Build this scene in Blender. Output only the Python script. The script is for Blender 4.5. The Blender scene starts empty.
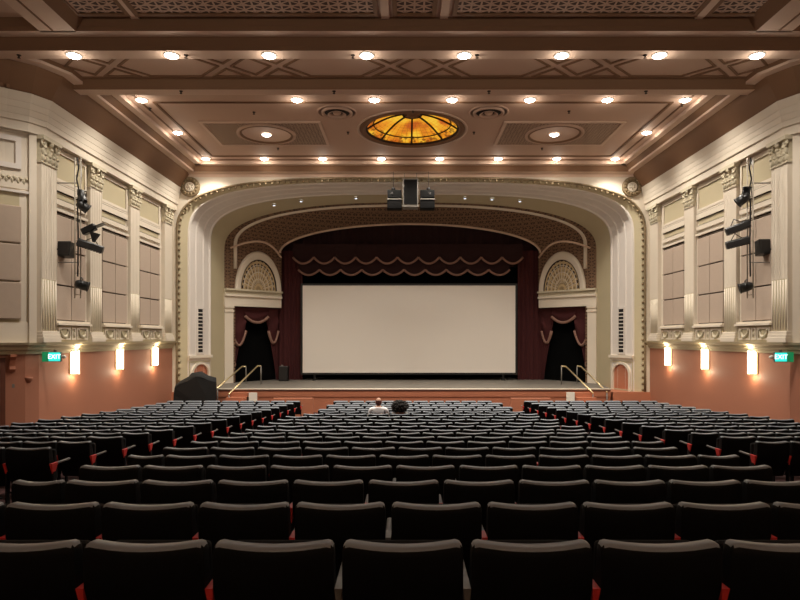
import bpy, bmesh, math, random
from mathutils import Vector, Matrix
random.seed(7)
PI = math.pi
C = bpy.context.scene.collection
ZE = 3.1          # eye height over the lowest floor; heights below are mostly given as ZE + v
CX = 0.25         # centre line of the hall
HW = 9.95         # half width of the hall
YC = 15.8         # where the side walls turn outwards
YF = 25.0         # proscenium wall

# ------------------------------------------------------------------ materials
def lin(r, g, b):
    f = lambda c: ((c/255)/12.92 if c/255 <= 0.04045 else (((c/255)+0.055)/1.055)**2.4)
    return (f(r), f(g), f(b), 1)

def mat(name, col, rough=0.6, metal=0.0, noise=0.0, nscale=3.0, bump=0.0, bscale=60.0, emis=None, estr=0.0, spec=0.5, sheen=0.0):
    m = bpy.data.materials.new(name); m.use_nodes = True
    nt = m.node_tree; N = nt.nodes; L = nt.links
    b = N['Principled BSDF']
    b.inputs['Base Color'].default_value = col
    b.inputs['Roughness'].default_value = rough
    b.inputs['Metallic'].default_value = metal
    b.inputs['Specular IOR Level'].default_value = spec
    if sheen: b.inputs['Sheen Weight'].default_value = sheen
    tc = N.new('ShaderNodeTexCoord')
    if noise:
        n = N.new('ShaderNodeTexNoise'); n.inputs['Scale'].default_value = nscale; n.inputs['Detail'].default_value = 5
        L.new(tc.outputs['Object'], n.inputs['Vector'])
        mx = N.new('ShaderNodeMix'); mx.data_type = 'RGBA'
        mx.inputs['A'].default_value = tuple(c*(1-noise) for c in col[:3])+(1,)
        mx.inputs['B'].default_value = tuple(min(1, c*(1+noise)) for c in col[:3])+(1,)
        L.new(n.outputs['Fac'], mx.inputs['Factor']); L.new(mx.outputs['Result'], b.inputs['Base Color'])
    if bump:
        n2 = N.new('ShaderNodeTexNoise'); n2.inputs['Scale'].default_value = bscale; n2.inputs['Detail'].default_value = 3
        L.new(tc.outputs['Object'], n2.inputs['Vector'])
        bp = N.new('ShaderNodeBump'); bp.inputs['Strength'].default_value = bump; bp.inputs['Distance'].default_value = 0.01
        L.new(n2.outputs['Fac'], bp.inputs['Height']); L.new(bp.outputs['Normal'], b.inputs['Normal'])
    if emis:
        b.inputs['Emission Color'].default_value = emis; b.inputs['Emission Strength'].default_value = estr
    return m

def mnode(nt, op, a, b=None, c=None):
    n = nt.nodes.new('ShaderNodeMath'); n.operation = op
    for i, v in enumerate((a, b, c)):
        if v is None: continue
        if isinstance(v, (int, float)): n.inputs[i].default_value = v
        else: nt.links.new(v, n.inputs[i])
    return n.outputs[0]

def lattice_mat(name, light, dark, cell, axes=(0, 1), thr=0.30, polar=False):
    """Pierced plaster: straps of the light colour over dark openings, in object space."""
    m = bpy.data.materials.new(name); m.use_nodes = True
    nt = m.node_tree; N = nt.nodes; L = nt.links; b = N['Principled BSDF']; b.inputs['Roughness'].default_value = 0.8
    tc = N.new('ShaderNodeTexCoord'); sp = N.new('ShaderNodeSeparateXYZ'); L.new(tc.outputs['Object'], sp.inputs[0])
    u = sp.outputs[axes[0]]; v = sp.outputs[axes[1]]
    k = 2*PI/cell
    def line(a, bb):
        s = mnode(nt, 'ADD', mnode(nt, 'MULTIPLY', u, a*k/2), mnode(nt, 'MULTIPLY', v, bb*k/2))
        return mnode(nt, 'ABSOLUTE', mnode(nt, 'SINE', s))
    f = mnode(nt, 'MINIMUM', mnode(nt, 'MINIMUM', line(1, 0), line(0.5, 0.87)), mnode(nt, 'MINIMUM', line(0.5, -0.87), line(0, 1)))
    lt = mnode(nt, 'LESS_THAN', f, thr)
    mx = N.new('ShaderNodeMix'); mx.data_type = 'RGBA'
    mx.inputs['A'].default_value = dark; mx.inputs['B'].default_value = light
    L.new(lt, mx.inputs['Factor']); L.new(mx.outputs['Result'], b.inputs['Base Color'])
    bp = N.new('ShaderNodeBump'); bp.inputs['Distance'].default_value = 0.03; bp.inputs['Strength'].default_value = 0.6
    L.new(lt, bp.inputs['Height']); L.new(bp.outputs['Normal'], b.inputs['Normal'])
    return m

CREAM = mat('cream_plaster', lin(216, 205, 188), 0.7, noise=0.05, nscale=1.3, bump=0.1)
PALE = mat('pale_grey_plaster', lin(214, 206, 198), 0.65, noise=0.04, nscale=2)
OLIVE = mat('olive_cream_paint', lin(184, 172, 142), 0.7, noise=0.05, nscale=1.2)
CEIL = mat('mauve_ceiling_paint', lin(192, 161, 141), 0.75, noise=0.04, nscale=0.8)
BAND = mat('mauve_band_paint', lin(206, 178, 158), 0.7, noise=0.03)
BROWN = mat('brown_cove_paint', lin(118, 85, 59), 0.75, noise=0.06, nscale=1)
ORANGE = mat('terracotta_wall_paint', lin(164, 108, 84), 0.6, noise=0.06, nscale=0.8, bump=0.1)
ORANGE2 = mat('terracotta_stage_paint', lin(176, 112, 84), 0.5, noise=0.08, nscale=2)
TAUPE = mat('taupe_fabric', lin(176, 158, 142), 0.95, noise=0.04, nscale=8, bump=0.3, bscale=250)
GAP = mat('dark_gap', lin(48, 34, 24), 0.9)
CARPET = mat('dark_red_carpet', lin(58, 22, 20), 0.95, noise=0.3, nscale=30, bump=0.4, bscale=200)
STAGE = mat('stage_floor_grey', lin(112, 106, 98), 0.55, noise=0.12, nscale=1.5)
SEATBLK = mat('black_seat_shell', lin(8, 8, 10), 0.7, bump=0.1, bscale=300, spec=0.18)
SEATLIP = mat('sheen_seat_lip', lin(120, 126, 134), 0.42, bump=0.1, bscale=300, spec=0.5)  # lamp sheen on the black top edges, painted in as grey
SEATFAB = mat('black_seat_fabric', lin(14, 14, 16), 0.9, bump=0.3, bscale=400, spec=0.3)
ARMBLK = mat('dark_grey_armrest', lin(84, 82, 80), 0.35)
LADMET = mat('pale_ladder_metal', lin(170, 160, 145), 0.5, 0.1)
GREYMET = mat('grey_metal', lin(120, 116, 110), 0.45, 0.3)
RED = mat('red_standard', lin(214, 60, 56), 0.5)
CURT = mat('crimson_velvet', lin(62, 13, 14), 0.9, noise=0.15, nscale=6, sheen=0.0)
CURTD = mat('deep_crimson_velvet', lin(38, 9, 9), 0.95, noise=0.15, nscale=6)
FRINGE = mat('tan_fringe', lin(138, 104, 90), 0.9, noise=0.2, nscale=40)
BLACK = mat('black_drape', lin(4, 4, 4), 0.98, spec=0.1)
BLKMAT = mat('black_painted_metal', lin(18, 18, 19), 0.4, spec=0.5)
BLKMAT2 = mat('matt_black_casing', lin(7, 6, 6), 0.8, spec=0.15)
BLKCLOTH = mat('black_cloth', lin(12, 12, 13), 0.85, noise=0.2, nscale=4, bump=0.3, bscale=20)
SCREEN = mat('screen_fabric', lin(220, 213, 204), 0.9, noise=0.02, nscale=0.5)
BRASS = mat('pale_brass', lin(225, 205, 160), 0.3, 0.7)
WHITE = mat('white_paint', lin(235, 232, 222), 0.5)
SLOT = mat('vent_dark', lin(26, 20, 17), 0.8)
GILT = mat('antique_gilt_plaster', lin(126, 108, 80), 0.6, noise=0.3, nscale=12, bump=0.6, bscale=30)
CARVE = mat('carved_cream_plaster', lin(194, 184, 160), 0.7, noise=0.25, nscale=14, bump=0.8, bscale=24)
DOORW = mat('brown_door_wood', lin(92, 50, 34), 0.5, noise=0.2, nscale=5)
LAT_C = lattice_mat('pierced_ceiling_plaster', lin(182, 150, 130), lin(70, 44, 30), 0.21, (0, 1), 0.32)
LAT_F = lattice_mat('fine_pierced_plaster', lin(176, 150, 130), lin(92, 66, 50), 0.11, (0, 1), 0.34)
LAT_V = lattice_mat('vault_lattice_plaster', lin(126, 98, 74), lin(70, 47, 33), 0.15, (0, 2), 0.36)
LAMP = mat('lamp_glow', (1, 1, 1, 1), 0.5, emis=(1.0, 0.93, 0.82, 1), estr=22)
TINY = mat('small_lamp_glow', (1, 1, 1, 1), 0.5, emis=(0.85, 0.9, 1.0, 1), estr=1.4)
SCONCE = mat('sconce_glow', (1, 1, 1, 1), 0.5, emis=(1.0, 0.80, 0.50, 1), estr=7)
CYAN = mat('exit_cyan_glow', lin(60, 200, 190), 0.4, emis=lin(50, 225, 205), estr=1.1)
GREEN = mat('exit_green_glow', lin(30, 120, 80), 0.4, emis=lin(20, 150, 90), estr=0.45)
EXITW = mat('exit_letter_glow', (1, 1, 1, 1), 0.4, emis=(0.85, 1, 1, 1), estr=1.8)
SHOE = mat('brown_shoe', lin(60, 40, 30), 0.5)

def glass_mat():
    m = bpy.data.materials.new('amber_stained_glass'); m.use_nodes = True
    nt = m.node_tree; N = nt.nodes; L = nt.links; b = N['Principled BSDF']
    tc = N.new('ShaderNodeTexCoord'); sp = N.new('ShaderNodeSeparateXYZ'); L.new(tc.outputs['Object'], sp.inputs[0])
    x, y = sp.outputs[0], sp.outputs[1]
    r = mnode(nt, 'SQRT', mnode(nt, 'ADD', mnode(nt, 'MULTIPLY', x, x), mnode(nt, 'MULTIPLY', y, y)))
    th = mnode(nt, 'ARCTAN2', y, x)
    a1 = mnode(nt, 'ABSOLUTE', mnode(nt, 'SINE', mnode(nt, 'MULTIPLY', r, PI/0.12)))
    a2 = mnode(nt, 'ABSOLUTE', mnode(nt, 'SINE', mnode(nt, 'MULTIPLY', th, 20)))
    lead = mnode(nt, 'LESS_THAN', mnode(nt, 'MINIMUM', a1, a2), 0.13)
    n = N.new('ShaderNodeTexNoise'); n.inputs['Scale'].default_value = 1.7; n.inputs['Detail'].default_value = 3
    L.new(tc.outputs['Object'], n.inputs['Vector'])
    cr = N.new('ShaderNodeValToRGB'); e = cr.color_ramp.elements
    e[0].position = 0.38; e[0].color = lin(255, 204, 60); e[1].position = 0.66; e[1].color = lin(196, 92, 28)
    x2 = cr.color_ramp.elements.new(0.52); x2.color = lin(240, 158, 34)
    L.new(n.outputs['Fac'], cr.inputs[0])
    # figured border ring
    v = N.new('ShaderNodeTexVoronoi'); v.inputs['Scale'].default_value = 7; L.new(tc.outputs['Object'], v.inputs['Vector'])
    bord = mnode(nt, 'MULTIPLY', mnode(nt, 'GREATER_THAN', r, 1.28), mnode(nt, 'LESS_THAN', v.outputs['Distance'], 0.42))
    dark = mnode(nt, 'MAXIMUM', mnode(nt, 'MULTIPLY', lead, 0.65), mnode(nt, 'MULTIPLY', bord, 0.8))
    mx = N.new('ShaderNodeMix'); mx.data_type = 'RGBA'
    L.new(dark, mx.inputs['Factor']); L.new(cr.outputs[0], mx.inputs['A']); mx.inputs['B'].default_value = lin(90, 40, 10)
    L.new(mx.outputs['Result'], b.inputs['Emission Color']); b.inputs['Emission Strength'].default_value = 0.85
    b.inputs['Base Color'].default_value = lin(150, 90, 20)
    return m
AMBER = glass_mat()

def lunette_mat():
    """Fan tracery in the lunette: radial and ring cells, in object space (x along the wall, z up)."""
    m = bpy.data.materials.new('fan_tracery_plaster'); m.use_nodes = True
    nt = m.node_tree; N = nt.nodes; L = nt.links; b = N['Principled BSDF']; b.inputs['Roughness'].default_value = 0.8
    tc = N.new('ShaderNodeTexCoord'); sp = N.new('ShaderNodeSeparateXYZ'); L.new(tc.outputs['Object'], sp.inputs[0])
    x = sp.outputs[0]; y = mnode(nt, 'MULTIPLY', sp.outputs[2], 0.70)
    r = mnode(nt, 'SQRT', mnode(nt, 'ADD', mnode(nt, 'MULTIPLY', x, x), mnode(nt, 'MULTIPLY', y, y)))
    th = mnode(nt, 'ARCTAN2', y, x)
    rad = mnode(nt, 'ABSOLUTE', mnode(nt, 'SINE', mnode(nt, 'MULTIPLY', th, 15)))
    ring = mnode(nt, 'ABSOLUTE', mnode(nt, 'SINE', mnode(nt, 'MULTIPLY', r, PI/0.19)))
    hole = mnode(nt, 'GREATER_THAN', mnode(nt, 'MULTIPLY', rad, ring), 0.55)
    outer = mnode(nt, 'MULTIPLY', mnode(nt, 'GREATER_THAN', r, 0.80), hole)
    inner = mnode(nt, 'MULTIPLY', hole, 0.55)
    f = mnode(nt, 'MAXIMUM', outer, inner)
    mx = N.new('ShaderNodeMix'); mx.data_type = 'RGBA'
    mx.inputs['A'].default_value = lin(196, 172, 132); mx.inputs['B'].default_value = lin(48, 30, 18)
    L.new(f, mx.inputs['Factor']); L.new(mx.outputs['Result'], b.inputs['Base Color'])
    bp = N.new('ShaderNodeBump'); bp.invert = True; bp.inputs['Distance'].default_value = 0.03; L.new(f, bp.inputs['Height']); L.new(bp.outputs['Normal'], b.inputs['Normal'])
    return m
FAN = lunette_mat()

# ------------------------------------------------------------------ mesh helpers
LR = bpy.data.lights.new('rear_fill_light', 'SPOT'); LR.energy = 560; LR.color = (1, .88, .74); LR.shadow_soft_size = .2; LR.spot_size = math.radians(150); LR.spot_blend = .6  # fill light added behind the camera to lift the dark ceiling
class MB:
    def __init__(s): s.v = []; s.f = []; s.mi = []; s.m = 0; s.sm = []; s.smooth = False
    def add(s, vs, fs):
        o = len(s.v); s.v += [tuple(p) for p in vs]
        for f in fs: s.f.append(tuple(o+i for i in f)); s.mi.append(s.m); s.sm.append(s.smooth)
    def hexa(s, p):      # eight corners: bottom 4 ccw, top 4 ccw
        s.add(p, [(3, 2, 1, 0), (4, 5, 6, 7), (0, 1, 5, 4), (1, 2, 6, 5), (2, 3, 7, 6), (3, 0, 4, 7)])
    def box(s, x0, x1, y0, y1, z0, z1, M=None):
        x0, x1 = min(x0, x1), max(x0, x1); y0, y1 = min(y0, y1), max(y0, y1); z0, z1 = min(z0, z1), max(z0, z1)
        p = [Vector(q) for q in ((x0,y0,z0),(x1,y0,z0),(x1,y1,z0),(x0,y1,z0),(x0,y0,z1),(x1,y0,z1),(x1,y1,z1),(x0,y1,z1))]
        if M is not None: p = [M @ q for q in p]
        s.hexa(p)
    def tube(s, pts, r, n=8, closed=False, r2=None):
        pts = [Vector(p) for p in pts]; sm = s.smooth; s.smooth = True
        m = len(pts); vs = []; up = None
        for i, p in enumerate(pts):
            a = pts[(i-1) % m] if (i > 0 or closed) else p
            b = pts[(i+1) % m] if (i < m-1 or closed) else p
            t = (b-a).normalized()
            if up is None:
                up = Vector((0, 0, 1)) if abs(t.z) < 0.9 else Vector((1, 0, 0))
            sx = t.cross(up).normalized(); uy = sx.cross(t).normalized(); up = uy
            rr = r[i] if isinstance(r, (list, tuple)) else r
            rb = (r2[i] if isinstance(r2, (list, tuple)) else r2) if r2 else rr
            for k in range(n):
                an = 2*PI*k/n; vs.append(p+sx*(math.cos(an)*rr)+uy*(math.sin(an)*rb))
        fs = []
        for i in range(m if closed else m-1):
            j = (i+1) % m
            for k in range(n):
                fs.append((i*n+k, i*n+(k+1) % n, j*n+(k+1) % n, j*n+k))
        if not closed: fs += [tuple(range(n))[::-1], tuple((m-1)*n+k for k in range(n))]
        s.add(vs, fs); s.smooth = sm
    def lathe(s, prof, c, n=32, axis='z', closed_prof=False, M=None):
        c = Vector(c); sm = s.smooth; s.smooth = True; vs = []
        for i in range(n):
            a = 2*PI*i/n
            for (r, h) in prof:
                if axis == 'z': p = Vector((r*math.cos(a), r*math.sin(a), h))
                elif axis == 'y': p = Vector((r*math.cos(a), h, r*math.sin(a)))
                else: p = Vector((h, r*math.cos(a), r*math.sin(a)))
                if M is not None: p = M @ p
                vs.append(c+p)
        m = len(prof); fs = []
        for i in range(n):
            j = (i+1) % n
            for k in range(m if closed_prof else m-1):
                kk = (k+1) % m
                fs.append((i*m+k, j*m+k, j*m+kk, i*m+kk))
        s.add(vs, fs); s.smooth = sm
    def blob(s, c, r, nu=8, nv=6, M=None):
        c = Vector(c); rx, ry, rz = r if isinstance(r, (tuple, list)) else (r, r, r)
        vs = []; fs = []
        for j in range(nv+1):
            ph = PI*j/nv
            for i in range(nu):
                th = 2*PI*i/nu
                p = Vector((rx*math.sin(ph)*math.cos(th), ry*math.sin(ph)*math.sin(th), rz*math.cos(ph)))
                if M is not None: p = M @ p
                vs.append(c+p)
        for j in range(nv):
            for i in range(nu):
                fs.append((j*nu+i, (j+1)*nu+i, (j+1)*nu+(i+1) % nu, j*nu+(i+1) % nu))
        sm = s.smooth; s.smooth = True; s.add(vs, fs); s.smooth = sm
    def loft(s, rings, closed=False):
        n = len(rings[0]); vs = [p for r in rings for p in r]; fs = []
        for i in range(len(rings)-1):
            for k in range(n if closed else n-1):
                kk = (k+1) % n
                fs.append((i*n+k, i*n+kk, (i+1)*n+kk, (i+1)*n+k))
        s.add(vs, fs)
    def prism(s, poly, d):      # poly: list of 3D points, d: extrusion vector
        d = Vector(d); p = [Vector(q) for q in poly]; n = len(p)
        s.add(p+[q+d for q in p], [tuple(range(n))[::-1], tuple(range(n, 2*n))]+[(i, (i+1) % n, n+(i+1) % n, n+i) for i in range(n)])
    def frame(s, pts, nrm, w, h):
        """Mitred moulding along a closed planar polygon, w wide (centred), h proud along nrm."""
        p = [Vector(q) for q in pts]; nrm = Vector(nrm).normalized(); n = len(p); A = []; B = []
        for i in range(n):
            e0 = (p[i]-p[i-1]).normalized(); e1 = (p[(i+1) % n]-p[i]).normalized()
            n0 = e0.cross(nrm); n1 = e1.cross(nrm); b = (n0+n1)
            b = b/max(0.25, b.dot(n0)) if b.length > 1e-6 else n0
            A.append(p[i]+b*(w/2)); B.append(p[i]-b*(w/2))
        vs = A+B+[a+nrm*h for a in A]+[b+nrm*h for b in B]; fs = []
        for i in range(n):
            j = (i+1) % n
            fs += [(i, j, 2*n+j, 2*n+i), (n+j, n+i, 3*n+i, 3*n+j), (2*n+i, 2*n+j, 3*n+j, 3*n+i), (i, n+i, n+j, j)]
        s.add(vs, fs)
    def sweep(s, prof, path, closed_prof=True, mats=None):
        """prof: (u inward, z) points; path: plan polyline with the inside on its right."""
        P = [Vector((a, b)) for a, b in path]; n = len(P); rings = []
        for i in range(n):
            d0 = (P[i]-P[i-1]).normalized() if i > 0 else (P[1]-P[0]).normalized()
            d1 = (P[i+1]-P[i]).normalized() if i < n-1 else d0
            n0 = Vector((d0.y, -d0.x)); n1 = Vector((d1.y, -d1.x)); b = n0+n1; b = b/b.dot(n0)
            rings.append([Vector((P[i].x+b.x*u, P[i].y+b.y*u, z)) for u, z in prof])
        m = len(prof); o = len(s.v); s.v += [tuple(q) for r in rings for q in r]
        for i in range(n-1):
            for k in range(m if closed_prof else m-1):
                kk = (k+1) % m
                s.f.append((o+i*m+k, o+(i+1)*m+k, o+(i+1)*m+kk, o+i*m+kk)); s.mi.append(mats[k] if mats else s.m); s.sm.append(False)
        if closed_prof:
            s.f.append(tuple(o+k for k in range(m))); s.mi.append(s.m); s.sm.append(False)
            s.f.append(tuple(o+(n-1)*m+k for k in range(m))[::-1]); s.mi.append(s.m); s.sm.append(False)
    def build(s, name, mats, parent=None, bevel=0.0, seg=2, org=None, fix=True, auto=False):
        me = bpy.data.meshes.new(name)
        vs = s.v
        if org is not None: vs = [(a-org[0], b-org[1], c-org[2]) for a, b, c in vs]
        me.from_pydata(vs, [], s.f)
        for m in (mats if isinstance(mats, (list, tuple)) else [mats]): me.materials.append(m)
        me.polygons.foreach_set('material_index', s.mi); me.polygons.foreach_set('use_smooth', s.sm)
        if fix:
            bm = bmesh.new(); bm.from_mesh(me); bmesh.ops.remove_doubles(bm, verts=bm.verts, dist=1e-5)
            bmesh.ops.recalc_face_normals(bm, faces=bm.faces)
            if bevel:
                ed = [e for e in bm.edges if len(e.link_faces) == 2 and e.calc_face_angle(0) > 0.6]
                bmesh.ops.bevel(bm, geom=ed, offset=bevel, segments=seg, affect='EDGES', profile=0.5, clamp_overlap=True)
            bm.to_mesh(me); bm.free()
        o = bpy.data.objects.new(name, me); C.objects.link(o)
        if org is not None: o.location = org
        if parent is not None:
            o.parent = parent
        return o

def tag(o, label=None, cat=None, group=None, kind=None):
    if label: o['label'] = label
    if cat: o['category'] = cat
    if group: o['group'] = group
    if kind: o['kind'] = kind
    return o
def struct(o): o['kind'] = 'structure'; return o
def thing(name, label, cat, loc=(0, 0, 0), rz=0.0, group=None):
    o = bpy.data.objects.new(name, None); o.empty_display_size = 0.2; C.objects.link(o)
    o.location = loc; o.rotation_euler = (0, 0, rz)
    return tag(o, label, cat, group)
def kid(mb, name, mats, root, **kw):
    """mesh given in world coordinates, parented under a root that is only translated"""
    return mb.build(name, mats, root, org=None, **kw)
def place_world(o, root):
    o.matrix_parent_inverse = Matrix.Translation(-Vector(root.location)); return o
def dup(root, loc=None, rz=None, sx=None, label=None, group=None):
    r = root.copy(); C.objects.link(r)
    if loc is not None: r.location = loc
    if rz is not None: r.rotation_euler = (0, 0, rz)
    if sx is not None: r.scale = (sx, 1, 1)
    if label: r['label'] = label
    if group: r['group'] = group
    for ch in list(root.children):
        c = ch.copy(); C.objects.link(c); c.parent = r
        for g in ch.children:
            d = g.copy(); C.objects.link(d); d.parent = c
    return r
ORD = ['first', 'second', 'third', 'fourth', 'fifth', 'sixth', 'seventh', 'eighth', 'ninth', 'tenth', 'eleventh', 'twelfth', 'thirteenth', 'fourteenth', 'fifteenth', 'sixteenth', 'seventeenth', 'eighteenth', 'nineteenth', 'twentieth', 'twenty-first']
SIDE = {-1: 'left', 1: 'right'}

# ------------------------------------------------------------------ floor profile
_T = [(-7, .02), (0, .66), (2.56, .88), (5.27, 1.13), (7.15, 1.305), (8.9, 1.467), (10.84, 1.65), (12.68, 1.785), (14.5, 1.89), (16.4, 2.0), (18.2, 2.085), (20, 2.16), (21.5, 2.205), (25.5, 2.24)]
def drop(d):
    for (a, p), (b, q) in zip(_T, _T[1:]):
        if d <= b: return p+(q-p)*(d-a)/(b-a)
    return _T[-1][1]
SH = 0.86
def floor_z(d): return ZE-drop(d)-SH

m = MB(); ys = [-7+0.5*i for i in range(66)]
m.loft([[(-15, y, floor_z(y)), (15.5, y, floor_z(y))] for y in ys]); m.loft([[(-15, y, -1.5), (15.5, y, -1.5)] for y in ys])
struct(m.build('floor', CARPET, fix=False))

# ------------------------------------------------------------------ side walls
def arc_path(s):
    """plan polyline of one side, from the back forwards, with the bend softly rounded"""
    w = HW
    pts = [(w+4.0, -7.0), (w+4.0, YC-4.0), (w+0.5, YC-0.5), (w+0.16, YC-0.22), (w, YC+0.1), (w, YF)]
    return [(CX+s*x, y) for x, y in pts]
LP = arc_path(-1); RP = arc_path(1)
def spath(s): return LP if s < 0 else RP[::-1]
ZB = -0.6
for s in (-1, 1):
    m = MB()
    m.sweep([(-0.3, ZB), (0, ZB), (0, ZE-0.25), (-0.3, ZE-0.25)], spath(s))
    m.m = 1; m.sweep([(-0.3, ZE-0.25), (0, ZE-0.25), (0, ZE+7.6), (-0.3, ZE+7.6)], spath(s))
    struct(m.build('wall_'+SIDE[s], [ORANGE, CREAM], fix=True))
    m = MB()
    led = [(0, ZE-.42), (.05, ZE-.42), (.07, ZE-.34), (.13, ZE-.30), (.15, ZE-.22), (.22, ZE-.18), (.24, ZE-.12), (0, ZE-.12)]
    m.sweep(led, spath(s)); struct(m.build('trim_%d' % (1 if s < 0 else 2), OLIVE))
    # entablature: architrave, frieze lines and cornice
    m = MB()
    ent = [(0, ZE+5.32), (.19, ZE+5.32), (.20, ZE+5.54), (.245, ZE+5.56), (.255, ZE+5.70), (.262, ZE+5.705), (.285, ZE+5.86), (.292, ZE+5.865), (.32, ZE+6.02), (.328, ZE+6.025), (.40, ZE+6.24), (0, ZE+6.24)]
    m.sweep(ent, spath(s)); struct(m.build('trim_%d' % (3 if s < 0 else 4), CREAM))
    # dentils along the turned part of the cornice
    m = MB(); p0 = Vector(spath(s)[1] if s < 0 else spath(s)[4]); p1 = Vector(spath(s)[2] if s < 0 else spath(s)[3])
    dv = (p1-p0).normalized(); nn = Vector((dv.y, -dv.x)) if s < 0 else Vector((-dv.y, dv.x))
    k = 0.3
    while k < (p1-p0).length:
        q = p0+dv*k+nn*0.36
        M = Matrix.Translation((q.x, q.y, 0)) @ Matrix.Rotation(math.atan2(dv.y, dv.x), 4, 'Z')
        m.box(-.035, .035, -.10, .10, ZE+6.24, ZE+6.34, M); k += 0.14
    struct(m.build('trim_%d' % (5 if s < 0 else 6), BROWN))
m = MB(); m.box(-15, 15.5, -7.4, -7.0, ZB, ZE+7.6); struct(m.build('wall_back', CREAM))

# ------------------------------------------------------------------ ceiling
UP = [LP[0], LP[1], LP[2], LP[3], LP[4], (CX-HW, YF), (CX+HW, YF), RP[4], RP[3], RP[2], RP[1], RP[0]]
V = lambda v: ZE+v
m = MB()   # cove bands that run round three sides; each pair of profile points has its own paint
prof = [(.36, V(6.24)), (.40, V(6.28)), (.66, V(6.70)), (.74, V(6.85)), (.98, V(6.86)), (1.0, V(6.92)), (1.12, V(7.07)), (1.15, V(7.08)), (1.37, V(7.08)), (1.37, V(7.22)), (1.37, V(7.6)), (.36, V(7.6))]
m.sweep(prof, [LP[0], LP[1], LP[2], LP[3], LP[4], (CX-HW, YF+.35)], mats=[1, 1, 1, 0, 0, 1, 1, 0, 0, 0, 0, 0])
m.sweep(prof, [(CX+HW, YF+.35), RP[4], RP[3], RP[2], RP[1], RP[0]], mats=[1, 1, 1, 0, 0, 1, 1, 0, 0, 0, 0, 0])
struct(m.build('trim_7', [BAND, BROWN]))
m = MB()   # front run over the proscenium wall
fp = [(YF+.3, V(6.68)), (YF-.02, V(6.70)), (YF-.06, V(6.80)), (YF-.22, V(6.84)), (YF-.26, V(6.86)), (YF-.34, V(7.03)), (YF-.38, V(7.08)), (YF-.60, V(7.08)), (YF-.60, V(7.6)), (YF+.3, V(7.6))]
xa, xb = CX-HW+.3, CX+HW-.3
n = len(fp); rings = [[(x, y, z) for y, z in fp] for x in (xa, xb)]
o = len(m.v); m.v += rings[0]+rings[1]
for k in range(n):
    kk = (k+1) % n; m.f.append((o+k, o+kk, o+n+kk, o+n+k)); m.mi.append([0, 0, 0, 0, 1, 1, 0, 0, 0, 0][k]); m.sm.append(False)
struct(m.build('trim_8', [BAND, BROWN]))

DX, DY, DR = CX, 20.8, 1.66     # stained glass dome
# plane of the large coffer with the dome's round opening
bm = bmesh.new()
x0, x1, y0, y1 = CX-HW+.9, CX+HW-.9, 16.6, YF-.5
rv = [bm.verts.new((x, y, V(7.2))) for x, y in ((x0, y0), (x1, y0), (x1, y1), (x0, y1))]
cv = [bm.verts.new((DX+DR*math.cos(2*PI*i/64), DY+DR*math.sin(2*PI*i/64), V(7.2))) for i in range(64)]
ed = [bm.edges.new((rv[i], rv[(i+1) % 4])) for i in range(4)]+[bm.edges.new((cv[i], cv[(i+1) % 64])) for i in range(64)]
bmesh.ops.triangle_fill(bm, edges=ed, use_beauty=True)
me = bpy.data.meshes.new('ceiling'); bm.to_mesh(me); bm.free()
# beams and the stepped ceiling nearer the camera, as one extruded section
m = MB()
sec = [(16.67, 7.30), (16.67, 6.75), (16.30, 6.75), (16.26, 6.80), (16.18, 6.96), (16.14, 7.0), (14.62, 7.0), (14.62, 6.8), (14.2, 6.8), (14.18, 6.9), (14.12, 7.06), (14.1, 7.08), (13.84, 7.08), (13.82, 7.18), (13.76, 7.33), (13.74, 7.35), (-7.2, 7.35), (-7.2, 7.7), (16.67, 7.7)]
smat = [0, 2, 1, 1, 1, 0, 0, 2, 1, 1, 1, 2, 1, 1, 1, 0, 0, 0, 0]
n = len(sec); a, b = -15.2, 15.7
m.v += [(a, y, V(v)) for y, v in sec]+[(b, y, V(v)) for y, v in sec]
for k in range(n):
    kk = (k+1) % n; m.f.append((k, kk, n+kk, n+k)); m.mi.append(smat[k]); m.sm.append(False)
ce = m.build('ceiling_shell', [CEIL, BROWN, BAND])
# join the two by hand so that the ceiling stays one object
bm = bmesh.new(); bm.from_mesh(ce.data); bm.from_mesh(me)
bmesh.ops.recalc_face_normals(bm, faces=bm.faces)
me2 = bpy.data.meshes.new('ceiling'); bm.to_mesh(me2); bm.free()
for mm in (CEIL, BROWN, BAND): me2.materials.append(mm)
bpy.data.objects.remove(ce); struct_c = bpy.data.objects.new('ceiling', me2); C.objects.link(struct_c); struct(struct_c)
m = MB(); m.box(-15.2, 15.7, -7.2, 31.5, V(7.9), V(8.1)); struct(m.build('roof_slab', BROWN))

DN = (0, 0, -1)
m = MB()   # moulded line inside the coffer, and the strapwork lines on the diamond band
zz = V(7.2)
m.frame([(CX-7.9, 18.32, zz), (CX+7.9, 18.32, zz), (CX+7.9, 23.72, zz), (CX-7.9, 23.72, zz)], DN, .08, .03)
m.frame([(CX-8.3, 17.6, zz), (CX+8.3, 17.6, zz), (CX+8.3, 24.2, zz), (CX-8.3, 24.2, zz)], DN, .05, .025)
struct(m.build('trim_9', BROWN))
m = MB(); zz = V(7.0); my = 15.42; hh = .58; P_ = 4.26; c0 = .3
def sb(pts): m.frame([(x, my+y, zz) for x, y in pts], DN, .055, .03)
for k in range(-2, 3):
    c = c0+P_*k
    sb([(c, -.5), (c+.5, 0), (c, .5), (c-.5, 0)])
    for x in (c-.68, c+.68):
        if abs(x-CX) > 9.1: continue
        for t in (-1, 1): sb([(x-.45, t*hh), (x, t*.15), (x+.45, t*hh)])
    if k < 2:
        a = c+.68; b = c+P_-.68
        sb([(a+.17, 0), (a+.78, -hh), (b-.78, -hh), (b-.17, 0), (b-.78, hh), (a+.78, hh)])
m.box(-9.3, 9.8, 14.66, 14.72, zz-.03, zz); m.box(-9.0, 9.5, 16.06, 16.12, zz-.03, zz)
struct(m.build('trim_10', BROWN))
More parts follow.
